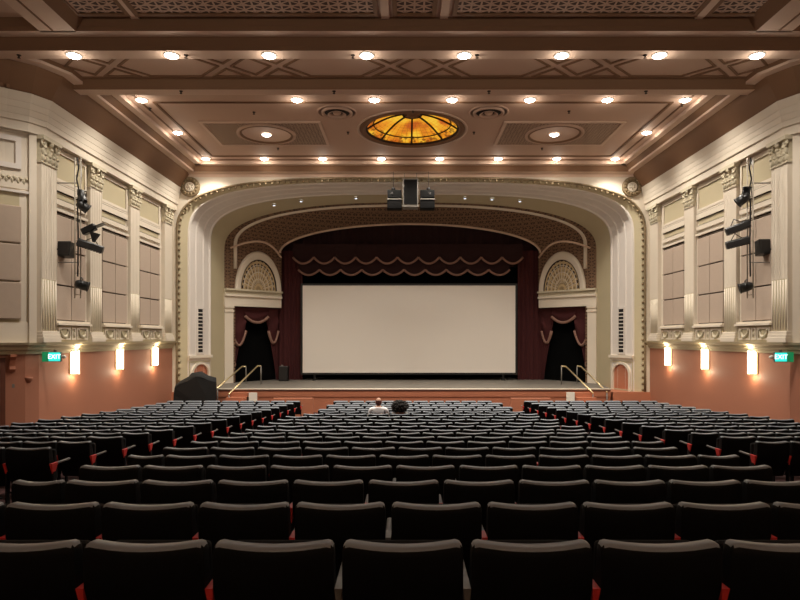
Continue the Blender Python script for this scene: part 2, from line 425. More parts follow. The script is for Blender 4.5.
m = MB()   # longitudinal bands of the rear ceiling
for s in (-1, 1):
    m.m = 0; m.box(CX+s*8.68, CX+s*7.85, -7, 13.9, V(7.08), V(7.36))
    m.m = 1; m.prism([(CX+s*7.85, -7, V(7.08)), (CX+s*7.85, -7, V(7.36)), (CX+s*7.6, -7, V(7.36))], (0, 20.9, 0))
    m.box(CX+s*8.38, CX+s*8.34, -7, 13.8, V(7.06), V(7.08))
struct(m.build('trim_11', [BAND, BROWN]))
lat = [(-7.42, -6.27, 'narrow'), (-6.07, -.66, 'long'), (-.23, .66, 'small middle'), (1.12, 6.57, 'long'), (6.86, 7.95, 'narrow')]
lab = ['narrow pierced plaster ceiling panel in the picture\'s top left corner', 'long pierced plaster ceiling panel left of the small middle one',
       'small square-cut pierced ceiling panel in the middle of the top edge', 'long pierced plaster ceiling panel right of the small middle one',
       'narrow pierced plaster ceiling panel near the picture\'s top right corner']
for (a, b, _), l in zip(lat, lab):
    t = thing('lattice_panel', l, 'ceiling panel', ((a+b)/2, 12.5, V(7.3)), group='pierced ceiling panels over the rear hall')
    m = MB(); m.box(a, b, 11.3, 13.58, V(7.33), V(7.36)); place_world(m.build('lattice', LAT_C, t), t)
    m = MB(); m.frame([(a, 11.3, V(7.355)), (b, 11.3, V(7.355)), (b, 13.58, V(7.355)), (a, 13.58, V(7.355))], DN, .10, .06)
    place_world(m.build('panel_frame', BROWN, t), t)
m = MB()
for x in (-6.17, -.45, .89, 6.72): m.box(x-.09, x+.09, -7, 13.74, V(7.30), V(7.36))
struct(m.build('trim_12', BAND))

# ceiling medallions with an oval ring and a lamp
for s in (-1, 1):
    cx = CX+s*5.06-.06
    t = thing('ceiling_medallion', 'finely pierced ceiling panel with round lamp ring, %s of the glass dome' % SIDE[s], 'ceiling panel', (cx, 21.1, V(7.18)), group='medallion panels beside the dome')
    xs = sorted([CX+s*3.1, CX+s*7.05])
    m = MB(); m.box(xs[0], xs[1], 19.95, 22.3, V(7.175), V(7.2)); place_world(m.build('lattice', LAT_F, t), t)
    m = MB(); m.frame([(xs[0], 19.95, V(7.2)), (xs[1], 19.95, V(7.2)), (xs[1], 22.3, V(7.2)), (xs[0], 22.3, V(7.2))], DN, .10, .05)
    place_world(m.build('panel_frame', BAND, t), t)
    m = MB(); m.lathe([(1.02, V(7.18)), (1.02, V(7.13)), (.97, V(7.11)), (.92, V(7.13)), (.90, V(7.17)), (0, V(7.17))], (cx, 21.1, 0), 48); place_world(m.build('ring', CEIL, t), t)
    m = MB(); m.lathe([(.93, V(7.175)), (.91, V(7.12)), (.86, V(7.12)), (.84, V(7.17))], (cx, 21.1, 0), 48); place_world(m.build('ring_line', BROWN, t), t)

# stained glass dome
t = thing('stained_glass_dome', 'round amber stained glass dome glowing in the ceiling above the screen', 'ceiling dome', (DX, DY, V(7.2)))
def dz(r): return .55*(1-(r/1.6)**2)+.05
m = MB(); m.smooth = True
rr = [.30, .5, .7, .9, 1.1, 1.35, 1.6]
m.loft([[(r*math.cos(2*PI*i/64), r*math.sin(2*PI*i/64), dz(r)) for i in range(65)] for r in rr])
m.build('glass', AMBER, t, fix=True)
m = MB()
for i in range(8):
    a = -PI/2+2*PI*i/8
    m.tube([(r*math.cos(a), r*math.sin(a), dz(r)-.02) for r in rr], .035, 6)
for r, w in ((.32, .05), (1.34, .02), (1.59, .04)):
    m.tube([(r*math.cos(2*PI*i/48), r*math.sin(2*PI*i/48), dz(r)-.02) for i in range(48)], w, 6, True)
m.build('leading', GAP, t)
m = MB(); m.lathe([(0, .62), (.3, .60), (.3, .54), (.2, .50), (0, .48)], (0, 0, 0), 24)
for i in range(8): m.blob((.2*math.cos(i*PI/4), .2*math.sin(i*PI/4), .53), (.06, .06, .05))
m.build('oculus', BROWN, t)
m = MB(); m.lathe([(1.6, .08), (1.61, .0), (1.64, -.04), (1.69, -.06), (1.73, -.06), (1.77, -.03), (1.80, -.03), (1.82, 0), (1.64, .1)], (0, 0, 0), 64, closed_prof=True)
m.build('rim_moulding', BROWN, t)
m = MB(); m.lathe([(1.84, 0), (1.84, -.025), (1.92, -.025), (1.92, 0)], (0, 0, 0), 64); m.build('outer_ring', BAND, t)

# round air diffusers
for s in (-1, 1):
    t = thing('air_diffuser', 'round plaster ceiling air vent with dark slots, %s of the dome' % SIDE[s], 'ceiling vent', (CX+s*2.42, 19.15, V(7.2)), group='round ceiling air vents')
    m = MB(); m.lathe([(.64, 0), (.63, -.02), (.57, -.02), (.56, 0), (.50, 0), (.49, -.05), (.43, -.06), (.40, -.01)], (0, 0, 0), 40); m.build('ring', CEIL, t)
    m = MB(); m.lathe([(.44, -.005), (0, -.005)], (0, 0, 0), 40); m.build('duct', SLOT, t)
    m = MB()
    m.lathe([(.18, -.02), (.28, -.08), (.30, -.08), (.20, -.02)], (0, 0, 0), 32, closed_prof=True)
    m.lathe([(0, -.07), (.10, -.07), (.14, -.02)], (0, 0, 0), 24); m.build('cone', CEIL, t)

# ------------------------------------------------------------------ ceiling lamps
def lamp_proto():
    t = thing('ceiling_light', 'round recessed ceiling lamp', 'ceiling lamp')
    m = MB(); m.lathe([(.145, .0), (.145, -.02), (.175, -.025), (.19, 0)], (0, 0, 0), 24); m.build('trim_ring', WHITE, t)
    m = MB(); m.lathe([(.15, -.005), (.14, -.035), (.08, -.065), (0, -.075)], (0, 0, 0), 20); m.build('bulb', LAMP, t)
    return t
LAMPS = []
LD = bpy.data.lights.new('lamp_beam', 'SPOT'); LD.energy = 520; LD.color = (1.0, .92, .80); LD.shadow_soft_size = .09; LD.spot_size = math.radians(132); LD.spot_blend = .9
LG = bpy.data.lights.new('lamp_spill', 'POINT'); LG.energy = 9; LG.color = (1.0, .90, .76); LG.shadow_soft_size = .10
pr = lamp_proto(); used = False
def lamp(x, y, v, label, group):
    global used
    if not used:
        t = pr; used = True; t.location = (x, y, V(v)); tag(t, label, None, group)
        o = bpy.data.objects.new('lamp_light', LD); C.objects.link(o); o.parent = t; o.location = (0, 0, -.12)
        o = bpy.data.objects.new('lamp_spill', LG); C.objects.link(o); o.parent = t; o.location = (0, 0, -.22)
        return t
    return dup(pr, (x, y, V(v)), label=label, group=group)
sp = 2.345
for i in range(8):
    x = CX+(i-3.5)*sp
    lamp(x, 14.42, 6.8, 'bright ceiling lamp, %s from the left in the row nearest the camera' % ORD[i], 'lamps in the three ceiling rows')
for i in range(8):
    if i == 1: continue
    lamp(CX+(i-3.5)*sp, 18.12, 7.2, ('bright lamp at the left end of the middle ceiling row' if i == 0 else 'bright lamp in the middle ceiling row, %s from its right end' % ORD[7-i]), 'lamps in the three ceiling rows')
for i in range(8):
    lamp(CX+(i-3.5)*sp-.03, 24.05, 7.2, 'bright ceiling lamp, %s from the left in the row over the arch' % ORD[i], 'lamps in the three ceiling rows')
for s in (-1, 1):
    lamp(CX+s*3.5*sp, 21.0, 7.2, 'single bright ceiling lamp on the %s border, between two corner lamps' % SIDE[s], 'lamps in the three ceiling rows')
    t = lamp(CX+s*5.06-.06, 21.1, 7.165, 'bright lamp in the middle of the ringed medallion %s of the dome' % SIDE[s], 'lamps in the medallions')
    for ch in list(t.children):
        if ch.name.startswith('lamp_spill'): bpy.data.objects.remove(ch)

# sprinklers / small ceiling fittings
SPK = [(19, 55, 6.8), (186, 55, 6.8), (353, 55, 6.8), (477, 55, 6.8), (645, 55, 6.8), (181, 91, 6.75), (334, 91, 6.75), (489, 91, 6.75), (646, 91, 6.75),
       (150, 108, 7.2), (254, 112, 7.2), (569, 111, 7.2), (413, 110, 7.2), (348, 132, 7.2), (474, 132, 7.2), (278, 148, 7.2), (542, 148, 7.2), (682, 104, 7.2)]
near = ['on the beam by the row of lamps nearest the camera', 'on the plain beam before the coffer', 'inside the large coffer']
m = MB(); m.lathe([(.05, 0), (.05, -.015), (.02, -.02), (.02, -.07), (.04, -.075), (0, -.08)], (0, 0, 0), 10)
sproto = m.build('sprinkler', GAP); cnt = {}
rows = [('on the beam with the nearest lamps', 5), ('on the plain beam before the coffer', 4), ('inside the dome coffer', 9)]
for i, (px, py, v) in enumerate(SPK):
    d = 600*v/(338-py); o = sproto if i == 0 else sproto.copy()
    if i: C.objects.link(o)
    o.location = ((px-405)*d/600, d, V(v)+.002)
    w = 0 if i < 5 else 1 if i < 9 else 2; k = sorted([q[0] for q in SPK[[0, 5, 9][w]:[5, 9, 18][w]]]).index(px)
    tag(o, 'tiny dark ceiling sprinkler %s, %s from the left' % (rows[w][0], ORD[k]), 'sprinkler', 'ceiling sprinklers')

# ------------------------------------------------------------------ side wall bays
def W(s, y, v, out=0.0): return Vector((CX+s*(HW-out), y, V(v)))
def WN(s): return Vector((-s, 0, 0))
def wbox(m, s, y0, y1, v0, v1, o0, o1): m.box(CX+s*(HW-o0), CX+s*(HW-o1), y0, y1, V(v0), V(v1))
def wrect(s, y0, y1, v0, v1, o=0.0):
    p = [W(s, y0, v0, o), W(s, y1, v0, o), W(s, y1, v1, o), W(s, y0, v1, o)]
    return p if s < 0 else p[::-1]
PIL = [16.12, 18.57, 21.25, 24.22]
PN = ['nearest the stage arch', 'second from the stage arch', 'third from the stage arch', 'farthest from the stage, beside the hanging lights']
for s in (-1, 1):
    for i, y in enumerate(PIL):
        w = .35
        t = thing('pilaster', 'cream fluted pilaster on the %s wall, %s' % (SIDE[s], PN[3-i]), 'pilaster', W(s, y, -.12), group='fluted pilasters of the side walls')
        m = MB()
        wbox(m, s, y-w-.06, y+w+.06, -.12, .02, 0, .24); wbox(m, s, y-w-.05, y+w+.05, .02, .10, 0, .22)
        m.smooth = False; wbox(m, s, y-w-.02, y+w+.02, .10, .18, 0, .19)
        place_world(m.build('base', CREAM, t, bevel=.012), t)
        m = MB(); wbox(m, s, y-w, y+w, .18, 4.64, 0, .14)
        for k in range(6):
            yy = y-w+.06+k*(2*w-.12)/5
            m.tube([W(s, yy, .2, .138), W(s, yy, 1.55, .138)], .028, 8)
        for k in range(7):
            yy = y-w+.02+k*(2*w-.04)/6
            wbox(m, s, yy-.012, yy+.012, 1.60, 4.58, .13, .147)
        m.m = 1; wbox(m, s, y-w+.02, y+w-.02, .19, 1.57, .13, .143)
        place_world(m.build('shaft', [CREAM, OLIVE], t), t)
        m = MB(); wbox(m, s, y-w, y+w, 4.64, 5.22, 0, .13)
        wbox(m, s, y-w-.03, y+w+.03, 4.62, 4.68, 0, .17); wbox(m, s, y-w-.07, y+w+.07, 5.22, 5.325, 0, .25)
        for rw, (vv, k_) in enumerate(((4.76, 4), (4.94, 3))):
            for k in range(k_):
                yy = y-w+.07+(k+.0)*(2*w-.14)/(k_-1)
                m.blob(W(s, yy, vv, .15), (.07, .07, .11)); m.blob(W(s, yy, vv+.09, .20), (.06, .05, .05))
        for k in (-1, 1):
            c = W(s, y+k*(w-.04), 5.14, .18)
            m.tube([c+Vector((0, .085*math.cos(a), .085*math.sin(a))) for a in [2*PI*q/12 for q in range(12)]], .028, 6, True); m.blob(c, .04)
        m.blob(W(s, y, 5.18, .2), (.06, .07, .08))
        place_world(m.build('capital', CARVE, t), t)
    bays = [(16.47, 18.16), (19.03, 20.85), (21.72, 23.62)]
    BN = ['bay behind the hanging lights', 'middle bay', 'bay nearest the stage']
    for i, (a, b) in enumerate(bays):
        a2, b2 = a-.02, b+.02
        # mouldings of the bay
        m = MB(); n = WN(s)
        m.frame(wrect(s, a2+.06, b2-.06, 4.40, 5.20), n, .09, .06)
        for v0, v1, o1 in ((4.30, 4.36, .05), (4.10, 4.28, .07), (3.72, 3.86, .07), (3.52, 3.60, .10)): wbox(m, s, a2, b2, v0, v1, 0, o1)
        wbox(m, s, a2, b2, .40, .48, 0, .16); wbox(m, s, a2-.02, b2+.02, .36, .42, 0, .22)
        wbox(m, s, a2, a2+.07, .48, 3.55, 0, .05); wbox(m, s, b2-.07, b2, .48, 3.55, 0, .05)
        struct(m.build('trim_%d' % (20+i+(3 if s > 0 else 0)), CREAM))
        m = MB()
        for v0, v1 in ((4.275, 4.305), (4.08, 4.10), (3.86, 3.88), (3.60, 3.63), (3.49, 3.52)): wbox(m, s, a2, b2, v0, v1, 0, .04)  # dark strips stand in for the shade inside the bay's grooves
        wbox(m, s, a2+.12, b2-.12, 4.45, 5.15, 0, .012)
        struct(m.build('trim_%d' % (30+i+(3 if s > 0 else 0)), [GAP]))
        m = MB(); wbox(m, s, a2+.10, b2-.10, 4.42, 5.18, 0, .016); wbox(m, s, a2+.1, b2-.1, 3.90, 4.06, 0, .02)
        struct(m.build('trim_%d' % (40+i+(3 if s > 0 else 0)), OLIVE))
        # dark backing seen in the joints, then six fabric panels
        pa, pb = a+.06, b-.08
        m = MB(); wbox(m, s, pa, pb, .46, 3.46, .0, .03); struct(m.build('trim_%d' % (50+i+(3 if s > 0 else 0)), GAP))
        hv = (3.44-.49)/3; wy = (pb-pa)/2
        for r in range(3):
            for c in range(2):
                m = MB(); y0 = pa+c*wy+.015; y1 = pa+(c+1)*wy-.015; v0 = .49+r*hv+.02; v1 = .49+(r+1)*hv-.02
                wbox(m, s, y0, y1, v0, v1, .03, .085)
                o = m.build('acoustic_panel', TAUPE, bevel=.008, org=tuple(W(s, (y0+y1)/2, v0, .05)))
                tag(o, 'taupe fabric acoustic panel, %s row, %s column, %s of %s wall' % (['bottom', 'middle', 'top'][r], ['rear', 'stage-side'][c], BN[i], SIDE[s]), 'acoustic panel', 'taupe acoustic wall panels')
        # carved dado under each bay
        t = thing('carved_dado', 'carved cream dado block under the %s of the %s wall' % (BN[i], SIDE[s]), 'wall ornament', W(s, (a+b)/2, -.1), group='carved dado blocks under the bays')
        m = MB(); wbox(m, s, a2, b2, -.12, .36, 0, .12); place_world(m.build('block', OLIVE, t), t)
        m = MB(); L_ = b2-a2; f = [(.06, .40), (.44, .56), (.60, .94)]
        for q0, q1 in f:
            m.frame(wrect(s, a2+L_*q0+.02, a2+L_*q1-.02, -.03, .28, .12), n, .045, .03)
        place_world(m.build('panel_frame', CREAM, t), t)
        m = MB()
        for q0, q1 in (f[0], f[2]):
            yc = a2+L_*(q0+q1)/2; hw_ = L_*(q1-q0)/2-.1
            m.tube([W(s, yc+hw_*k/4, .22-.2*(1-(k/4)**2), .14) for k in range(-4, 5)], [.015, .03, .045, .055, .06, .055, .045, .03, .015], 6)
            m.blob(W(s, yc-hw_, .22, .14), .04); m.blob(W(s, yc+hw_, .22, .14), .04)
        m.blob(W(s, a2+L_*.5, .12, .13), (.03, .06, .07))
        place_world(m.build('swag', CARVE, t), t)
    # carved bracket blocks and pedestal between
    # wall sconces
    for i, y in enumerate((17.5, 20.25, 23.1)):
        pos = ['below the bay nearest the stage', 'below the middle bay', 'below the bay with the hanging lights'][2-i]
        t = thing('wall_sconce', 'glowing tall box sconce on the %s terracotta wall, %s' % (SIDE[s], pos), 'wall lamp', W(s, y, -.85), group='tall glowing wall sconces')
        m = MB(); wbox(m, s, y-.17, y+.17, -1.06, -.36, 0, .03); place_world(m.build('back_plate', BRASS, t), t)
        m = MB(); n_ = 8
        def ring(v): return [W(s, y+.15*math.cos(PI*k/n_), v, .03+.16*math.sin(PI*k/n_)) for k in range(n_+1)]
        m.loft([ring(-1.04), ring(-.38)], True); place_world(m.build('glass_shade', SCONCE, t), t)
        m = MB()
        for v in (-1.06, -.38): m.loft([ring(v), ring(v+.02)], True); m.add(ring(v), [tuple(range(n_+1))]); m.add(ring(v+.02), [tuple(range(n_+1))])
        place_world(m.build('cap', BRASS, t), t)
        for v, e in ((-1.14, 2.6), (-.30, 2.2)):
            l = bpy.data.lights.new('sconce_light', 'POINT'); l.energy = e*4.0; l.color = (1, .80, .54); l.shadow_soft_size = .05
            o = bpy.data.objects.new('sconce_light', l); C.objects.link(o); o.location = W(s, y, v, .20); o.parent = t; place_world(o, t)

# unseen fill lamps added on the rear wall to brighten the ceiling
for i in range(5):
    x = CX+(i-2)*5.0
    t = thing('rear_fill_lamp', 'added fill lamp on the rear wall behind the camera', 'wall lamp', (x, -6.9, V(2.6)), group='added fill lamps on the rear wall')
    m = MB(); m.lathe([(.02, -.25), (.14, -.2), (.17, 0), (.14, .2), (.1, .25)], (0, .1, 0), 16); m.build('glass_shade', SCONCE, t)
    m = MB(); m.box(-.1, .1, -.09, -.05, -.3, .3); m.build('back_plate', BRASS, t)
    l = LR; o = bpy.data.objects.new('lamp_light', l); C.objects.link(o); o.parent = t; o.location = (0, .35, .3); o.rotation_euler = (PI*.86, 0, 0)

# turned wall ends: pier, framed panel, frieze, recessed taupe panels, door, bracket
def Dp(s, k, v, out=0.0):
    r = math.sqrt(.5)
    return Vector((CX+s*(HW+.02+k*r-out*r), YC-.02-k*r-out*r, V(v)))
def dbox(m, s, k0, k1, v0, v1, o0, o1):
    p = [Dp(s, k0, v0, o0), Dp(s, k1, v0, o0), Dp(s, k1, v0, o1), Dp(s, k0, v0, o1)]
    q = [a+Vector((0, 0, v1-v0)) for a in p]; m.hexa(p+q)
def drect(s, k0, k1, v0, v1, o=0.0):
    p = [Dp(s, k0, v0, o), Dp(s, k1, v0, o), Dp(s, k1, v1, o), Dp(s, k0, v1, o)]
    return p[::-1] if s < 0 else p
for s in (-1, 1):
    nd = Vector((-s, -1, 0)).normalized()
    m = MB(); dbox(m, s, .0, .17, -.12, 5.33, 0, .12); dbox(m, s, .17, 3.6, -.12, .40, 0, .07)
    dbox(m, s, .17, 3.6, 5.27, 5.33, 0, .05); dbox(m, s, .17, 3.6, 3.85, 4.0, 0, .05); dbox(m, s, .17, 3.6, 4.0, 4.25, 0, .03)
    struct(m.build('trim_%d' % (60 if s < 0 else 61), CREAM))
    m = MB(); m.frame(drect(s, .40, 3.2, 4.42, 5.12), nd, .13, .08); dbox(m, s, .17, 3.6, 3.74, 3.80, 0, .10)
    struct(m.build('trim_%d' % (62 if s < 0 else 63), PALE))
    m = MB()
    k = .22
    while k < 3.4:
        m.blob(Dp(s, k, 4.12, .05), (.05, .05, .05)); m.blob(Dp(s, k+.05, 4.05, .05), (.03, .03, .07)); k += .13
    struct(m.build('trim_%d' % (64 if s < 0 else 65), CARVE))
    m = MB(); dbox(m, s, .17, 3.6, .40, 3.74, 0, .03); struct(m.build('trim_%d' % (66 if s < 0 else 67), OLIVE))
    for r in range(3):
        m = MB(); v0 = .48+r*.98; dbox(m, s, .34, 2.8, v0, v0+.95, .03, .12)
        tag(m.build('acoustic_panel', TAUPE, bevel=.03, org=tuple(Dp(s, 1.8, v0, .05))), 'wide taupe acoustic panel, %s of three at the picture\'s %s edge' % (['bottom', 'middle', 'top'][r], SIDE[s]), 'acoustic panel', 'wide taupe panels on the turned walls')
    # door
    zf = floor_z(15.4)-ZE
    t = thing('door_1' if s < 0 else 'door_2', None, None, Dp(s, 1.6, zf)); struct(t)
    m = MB(); dbox(m, s, .80, 2.9, zf+.02, -.62, 0, .05); place_world(m.build('door_leaf', DOORW, t), t)
    m = MB(); dbox(m, s, .69, .80, zf, -.5, 0, .10); dbox(m, s, 2.9, 3.02, zf, -.5, 0, .10); dbox(m, s, .69, 3.02, -.62, -.5, 0, .10); place_world(m.build('door_frame', DOORW, t), t)
    # bracket under the ledge
    m = MB(); pr_ = [(0, -.42), (.20, -.42), (.20, -.48), (.12, -.56), (.08, -.72), (.10, -.80), (.06, -.86), (0, -.86)]
    k0, k1 = .47, .60
    A = [Dp(s, k0, v, o) for o, v in pr_]; B = [Dp(s, k1, v, o) for o, v in pr_]; n = len(A)
    m.add(A+B, [tuple(range(n)), tuple(range(n, 2*n))[::-1]]+[(i, (i+1) % n, n+(i+1) % n, n+i) for i in range(n)])
    tag(m.build('ledge_bracket', ORANGE2, org=tuple(Dp(s, .7, -.6))), 'scrolled terracotta bracket under the ledge, by the %s door' % SIDE[s], 'bracket')
m = MB(); m.smooth = True
m.loft([[Dp(-1, .16+.10*math.cos(PI*k/8)*f, v, .10*math.sin(PI*k/8)*f) for k in range(9)] for f, v in ((.3, -1.17), (.8, -1.12), (1.0, -1.06), (1.05, -1.02))], True)
m.add([Dp(-1, .16+.105*math.cos(PI*k/8), -1.02, .105*math.sin(PI*k/8)) for k in range(9)], [tuple(range(9))])
tag(m.build('wall_strobe', ORANGE, org=tuple(Dp(-1, .16, -1.1))), 'small terracotta half-bowl fitting on the left wall near the door', 'wall fitting')
m = MB(); dbox(m, -1, .40, .53, -1.28, -1.18, 0, .02); tag(m.build('wall_plate', GREYMET, org=tuple(Dp(-1, .6, -1.25))), 'small grey wall plate beside the left door', 'wall plate')
m = MB(); dbox(m, -1, .84, .96, -1.58, -1.26, .05, .09); tag(m.build('door_notice', WHITE, org=tuple(Dp(-1, 1.05, -1.3))), 'small pale notice plate on the left door', 'notice')

# exit signs
for s in (-1, 1):
    px = -9.33 if s < 0 else 9.85
    y = 16.0 if s < 0 else 15.75
    vx = -.5
    t = thing('exit_sign', 'lit cyan EXIT sign under the ledge on the %s wall' % SIDE[s], 'exit sign', (px, y, V(vx)), group='lit exit signs')
    m = MB(); m.box(-.17, .17, -.03, .03, -.13, .13); m.box(-.03, .03, -.02, .02, .13, .19); m.build('housing', GREYMET, t, bevel=.006)
    m = MB(); m.box(-.155, .155, -.036, -.03, -.115, .115); m.build('face', CYAN, t)
    cu = bpy.data.curves.new('lettering', 'FONT'); cu.body = 'EXIT'; cu.size = .17; cu.extrude = .002; cu.align_x = 'CENTER'; cu.align_y = 'CENTER'
    cu.materials.append(EXITW); _o = bpy.data.objects.new('tmp', cu); C.objects.link(_o); _me = bpy.data.meshes.new_from_object(_o.evaluated_get(bpy.context.evaluated_depsgraph_get()))
    _me.materials.clear(); _me.materials.append(EXITW); bpy.data.objects.remove(_o)
    o = bpy.data.objects.new('lettering', _me); C.objects.link(o); o.parent = t; o.location = (0, -.039, 0); o.rotation_euler = (PI/2, 0, 0)
    m = MB()
    M = Matrix.Translation((s*.25, .0, 0)) @ Matrix.Rotation(-s*.5, 4, 'Z')
    m.box(-.085, .085, -.015, .015, -.13, .13, M); m.build('side_panel', GREEN, t)
    q = thing('emergency_light', 'small white emergency lamp beside the %s exit sign' % SIDE[s], 'emergency lamp', (px-s*.26, y+.02, V(vx)), group='emergency lamps beside the exit signs')
    m = MB(); m.lathe([(0, -.09), (.045, -.09), (.05, -.07), (.03, .0), (0, .02)], (0, 0, 0), 12, 'y'); m.build('lamp_head', WHITE, q)
    m = MB(); m.box(*(sorted((0, s*.12))), .0, .02, -.015, .015); m.build('arm', WHITE, q)

# ------------------------------------------------------------------ hanging light ladders on both sides
def rod(m, a, b, r, n=8): m.tube([a, b], r, n)
def par_can(name, lbl, cat, c, aim, r=.11, L=.34, group=None):
    """stage lantern: barrel, yoke, lens; aim = direction of the beam"""
    t = thing(name, lbl, cat, c, group=group)
    z = Vector(aim).normalized(); q = Vector((0, 0, 1)).rotation_difference(z).to_matrix().to_4x4()
    m = MB(); m.lathe([(0, -L*.5), (r*.6, -L*.5), (r*.9, -L*.3), (r, 0), (r, L*.4), (r*1.12, L*.42), (r*1.12, L*.5), (r*.95, L*.5)], (0, 0, 0), 16, 'z', M=q); m.build('barrel', BLKMAT, t)
    m = MB(); m.lathe([(r*.95, L*.46), (0, L*.47)], (0, 0, 0), 16, 'z', M=q); m.build('lens', SLOT, t)
    m = MB(); sx = z.cross(Vector((0, 0, 1))).normalized()
    m.tube([sx*(r*1.15), sx*(r*1.2)+Vector((0, 0, r*1.5)), -sx*(r*1.2)+Vector((0, 0, r*1.5)), -sx*(r*1.15)], .016, 6); m.build('yoke', BLKMAT, t)
    return t
def bar_light(lbl, a, b, r, group):
    a = Vector(a); b = Vector(b); c = (a+b)/2
    t = thing('bar_light', lbl, 'stage light', c, group=group)
    m = MB(); d = (b-a).normalized(); sd = d.cross(Vector((0, 0, 1))).normalized(); up = sd.cross(d)
    L = (b-a).length/2
    sec = [(-r, -r*.8), (r, -r*.8), (r, r*.6), (r*.6, r), (-r*.6, r), (-r, r*.6)]
    m.add([d*(k*L)+sd*p+up*q for k in (-1, 1) for p, q in sec], [tuple(range(6))[::-1], tuple(range(6, 12))]+[(i, (i+1) % 6, 6+(i+1) % 6, 6+i) for i in range(6)])
    m.build('housing', BLKMAT, t, bevel=.01)
    m = MB()
    for k in range(9): m.lathe([(r*.42, 0), (r*.42, .012), (0, .014)], d*(-L*.88+k*L*.22)-up*(r*.8), 10, 'z', M=Matrix.Rotation(PI, 4, 'X'))
    m.build('lens_row', SLOT, t)
    m = MB()
    for k in (-.5, .5): m.tube([d*(k*L)+up*r*.9, up*(r+.16)], .012, 6)
    m.build('bracket', BLKMAT, t)
    return t
def px2(px, py, d): return Vector(((px-405)*d/600, d, ZE+(338-py)*d/600))
rig = {-1: dict(lad=[(75.5, 163), (75.5, 292), (80.5, 292), (80.5, 163)]), 1: dict()}
for s in (-1, 1):
    x = CX+s*(HW-.62); y = 16.65; g = 'equipment on the two hanging ladders'
    t = thing('lighting_ladder', 'tall thin metal lighting ladder hanging in front of the %s wall' % SIDE[s], 'lighting ladder', (x, y, V(1.1)), group='hanging lighting ladders')
    m = MB()
    for dx in (-.08, .08): rod(m, (dx, 0, 0), (dx, 0, 3.9), .018)
    m.build('pole', LADMET, t)
    z = .1
    while z < 3.9:
        m = MB(); rod(m, (-.08, 0, z), (.08, 0, z), .011, 6); z += .3
        m.build('rung', LADMET, t)
    m = MB()
    for v in (1.0, 3.2): rod(m, (0, 0, v), (s*.6, 0, v), .016)
    m.build('wall_arm', GREYMET, t)
    m = MB(); m.tube([(-s*.0, -.02, 3.9), (-s*.05, -.05, 3.6), (-s*.0, -.06, 3.3), (-s*.06, -.05, 3.0), (-s*.02, -.05, 2.6), (-s*.04, -.05, 1.6), (-s*.02, -.04, .6)], .02, 6)
    m.tube([(.06, .03, 3.86), (.10, .03, 3.4), (.05, .03, 3.0), (.09, .03, 2.5)], .012, 6)
    m.build('cable', BLKMAT, t)
# left fixtures
D = 16.6
par_can('stage_spotlight', 'upper black spotlight on the left hanging ladder', 'stage light', px2(82, 196, D), (.3, -.2, -1), .10, .36, 'black stage spotlights')
par_can('stage_spotlight', 'black spotlight just under the upper one on the left ladder', 'stage light', px2(83, 206, D), (.5, .3, -.4), .13, .32, 'black stage spotlights')
t = thing('barn_door_light', 'black stage light with spread flaps on the left ladder, above the bar light', 'stage light', px2(90, 229, 16.5))
m = MB(); M = Matrix.Rotation(-.45, 4, 'Y'); m.box(-.22, .16, -.09, .09, -.09, .09, M); m.build('housing', BLKMAT, t, bevel=.02)
m = MB(); m.box(.12, .42, -.1, .1, -.01, .01, Matrix.Rotation(-.35, 4, 'Y')); m.build('upper_flap', BLKMAT, t)
m = MB(); m.prism([(.02, -.08, -.06), (.26, -.08, -.14), (.10, -.08, -.36)], (0, .14, 0)); m.build('lower_flap', BLKMAT, t)
bar_light('long black tilted bar light low on the left hanging ladder', px2(77.5, 242, 16.5), px2(103, 250.5, 16.7), .11, 'long black bar lights')
par_can('stage_spotlight', 'lowest black spotlight at the foot of the left ladder', 'stage light', px2(82, 285, D), (.8, .3, -.25), .13, .34, 'black stage spotlights')
# right fixtures
par_can('stage_spotlight', 'upper black spotlight on the right hanging ladder', 'stage light', px2(743, 199, D), (-.6, .3, -.5), .13, .36, 'black stage spotlights')
par_can('stage_spotlight', 'small black spotlight behind the upper one on the right ladder', 'stage light', px2(746, 193, 16.7), (.1, -.2, 1), .10, .34, 'black stage spotlights')
bar_light('higher of the two long black bar lights on the right ladder', px2(726, 232.5, 16.7), px2(749.5, 223.5, 16.5), .11, 'long black bar lights')
bar_light('lower of the two long black bar lights on the right ladder', px2(726, 246, 16.7), px2(749, 240, 16.5), .11, 'long black bar lights')
par_can('stage_spotlight', 'lowest black spotlight at the foot of the right ladder', 'stage light', px2(746, 287, D), (-.8, .3, -.25), .13, .34, 'black stage spotlights')
for s, px, py in ((-1, 65, 249), (1, 764.5, 247)):
    c = px2(px, py, 16.75)
    t = thing('wall_speaker', 'black wedge loudspeaker bracketed to the %s wall beside the ladder' % SIDE[s], 'loudspeaker', c, group='wall loudspeakers')
    m = MB(); m.hexa([Vector(p) for p in ((-.19, -.14, -.20), (.19, -.14, -.20), (.15, .2, -.24), (-.15, .2, -.24), (-.24, -.14, .20), (.24, -.14, .20), (.17, .2, .18), (-.17, .2, .18))])
    m.build('cabinet', BLKMAT, t, bevel=.012)
    m = MB(); m.box(-.16, .16, -.146, -.14, -.15, .15); m.build('grille', SLOT, t)
    m = MB(); wx = CX+s*HW-c.x; m.box(min(s*.15, wx), max(s*.15, wx), .10, .14, .10, .14); m.box(wx-s*.04-.02, wx-s*.04+.02, .02, .22, .06, .42); m.build('bracket', BLKMAT, t)

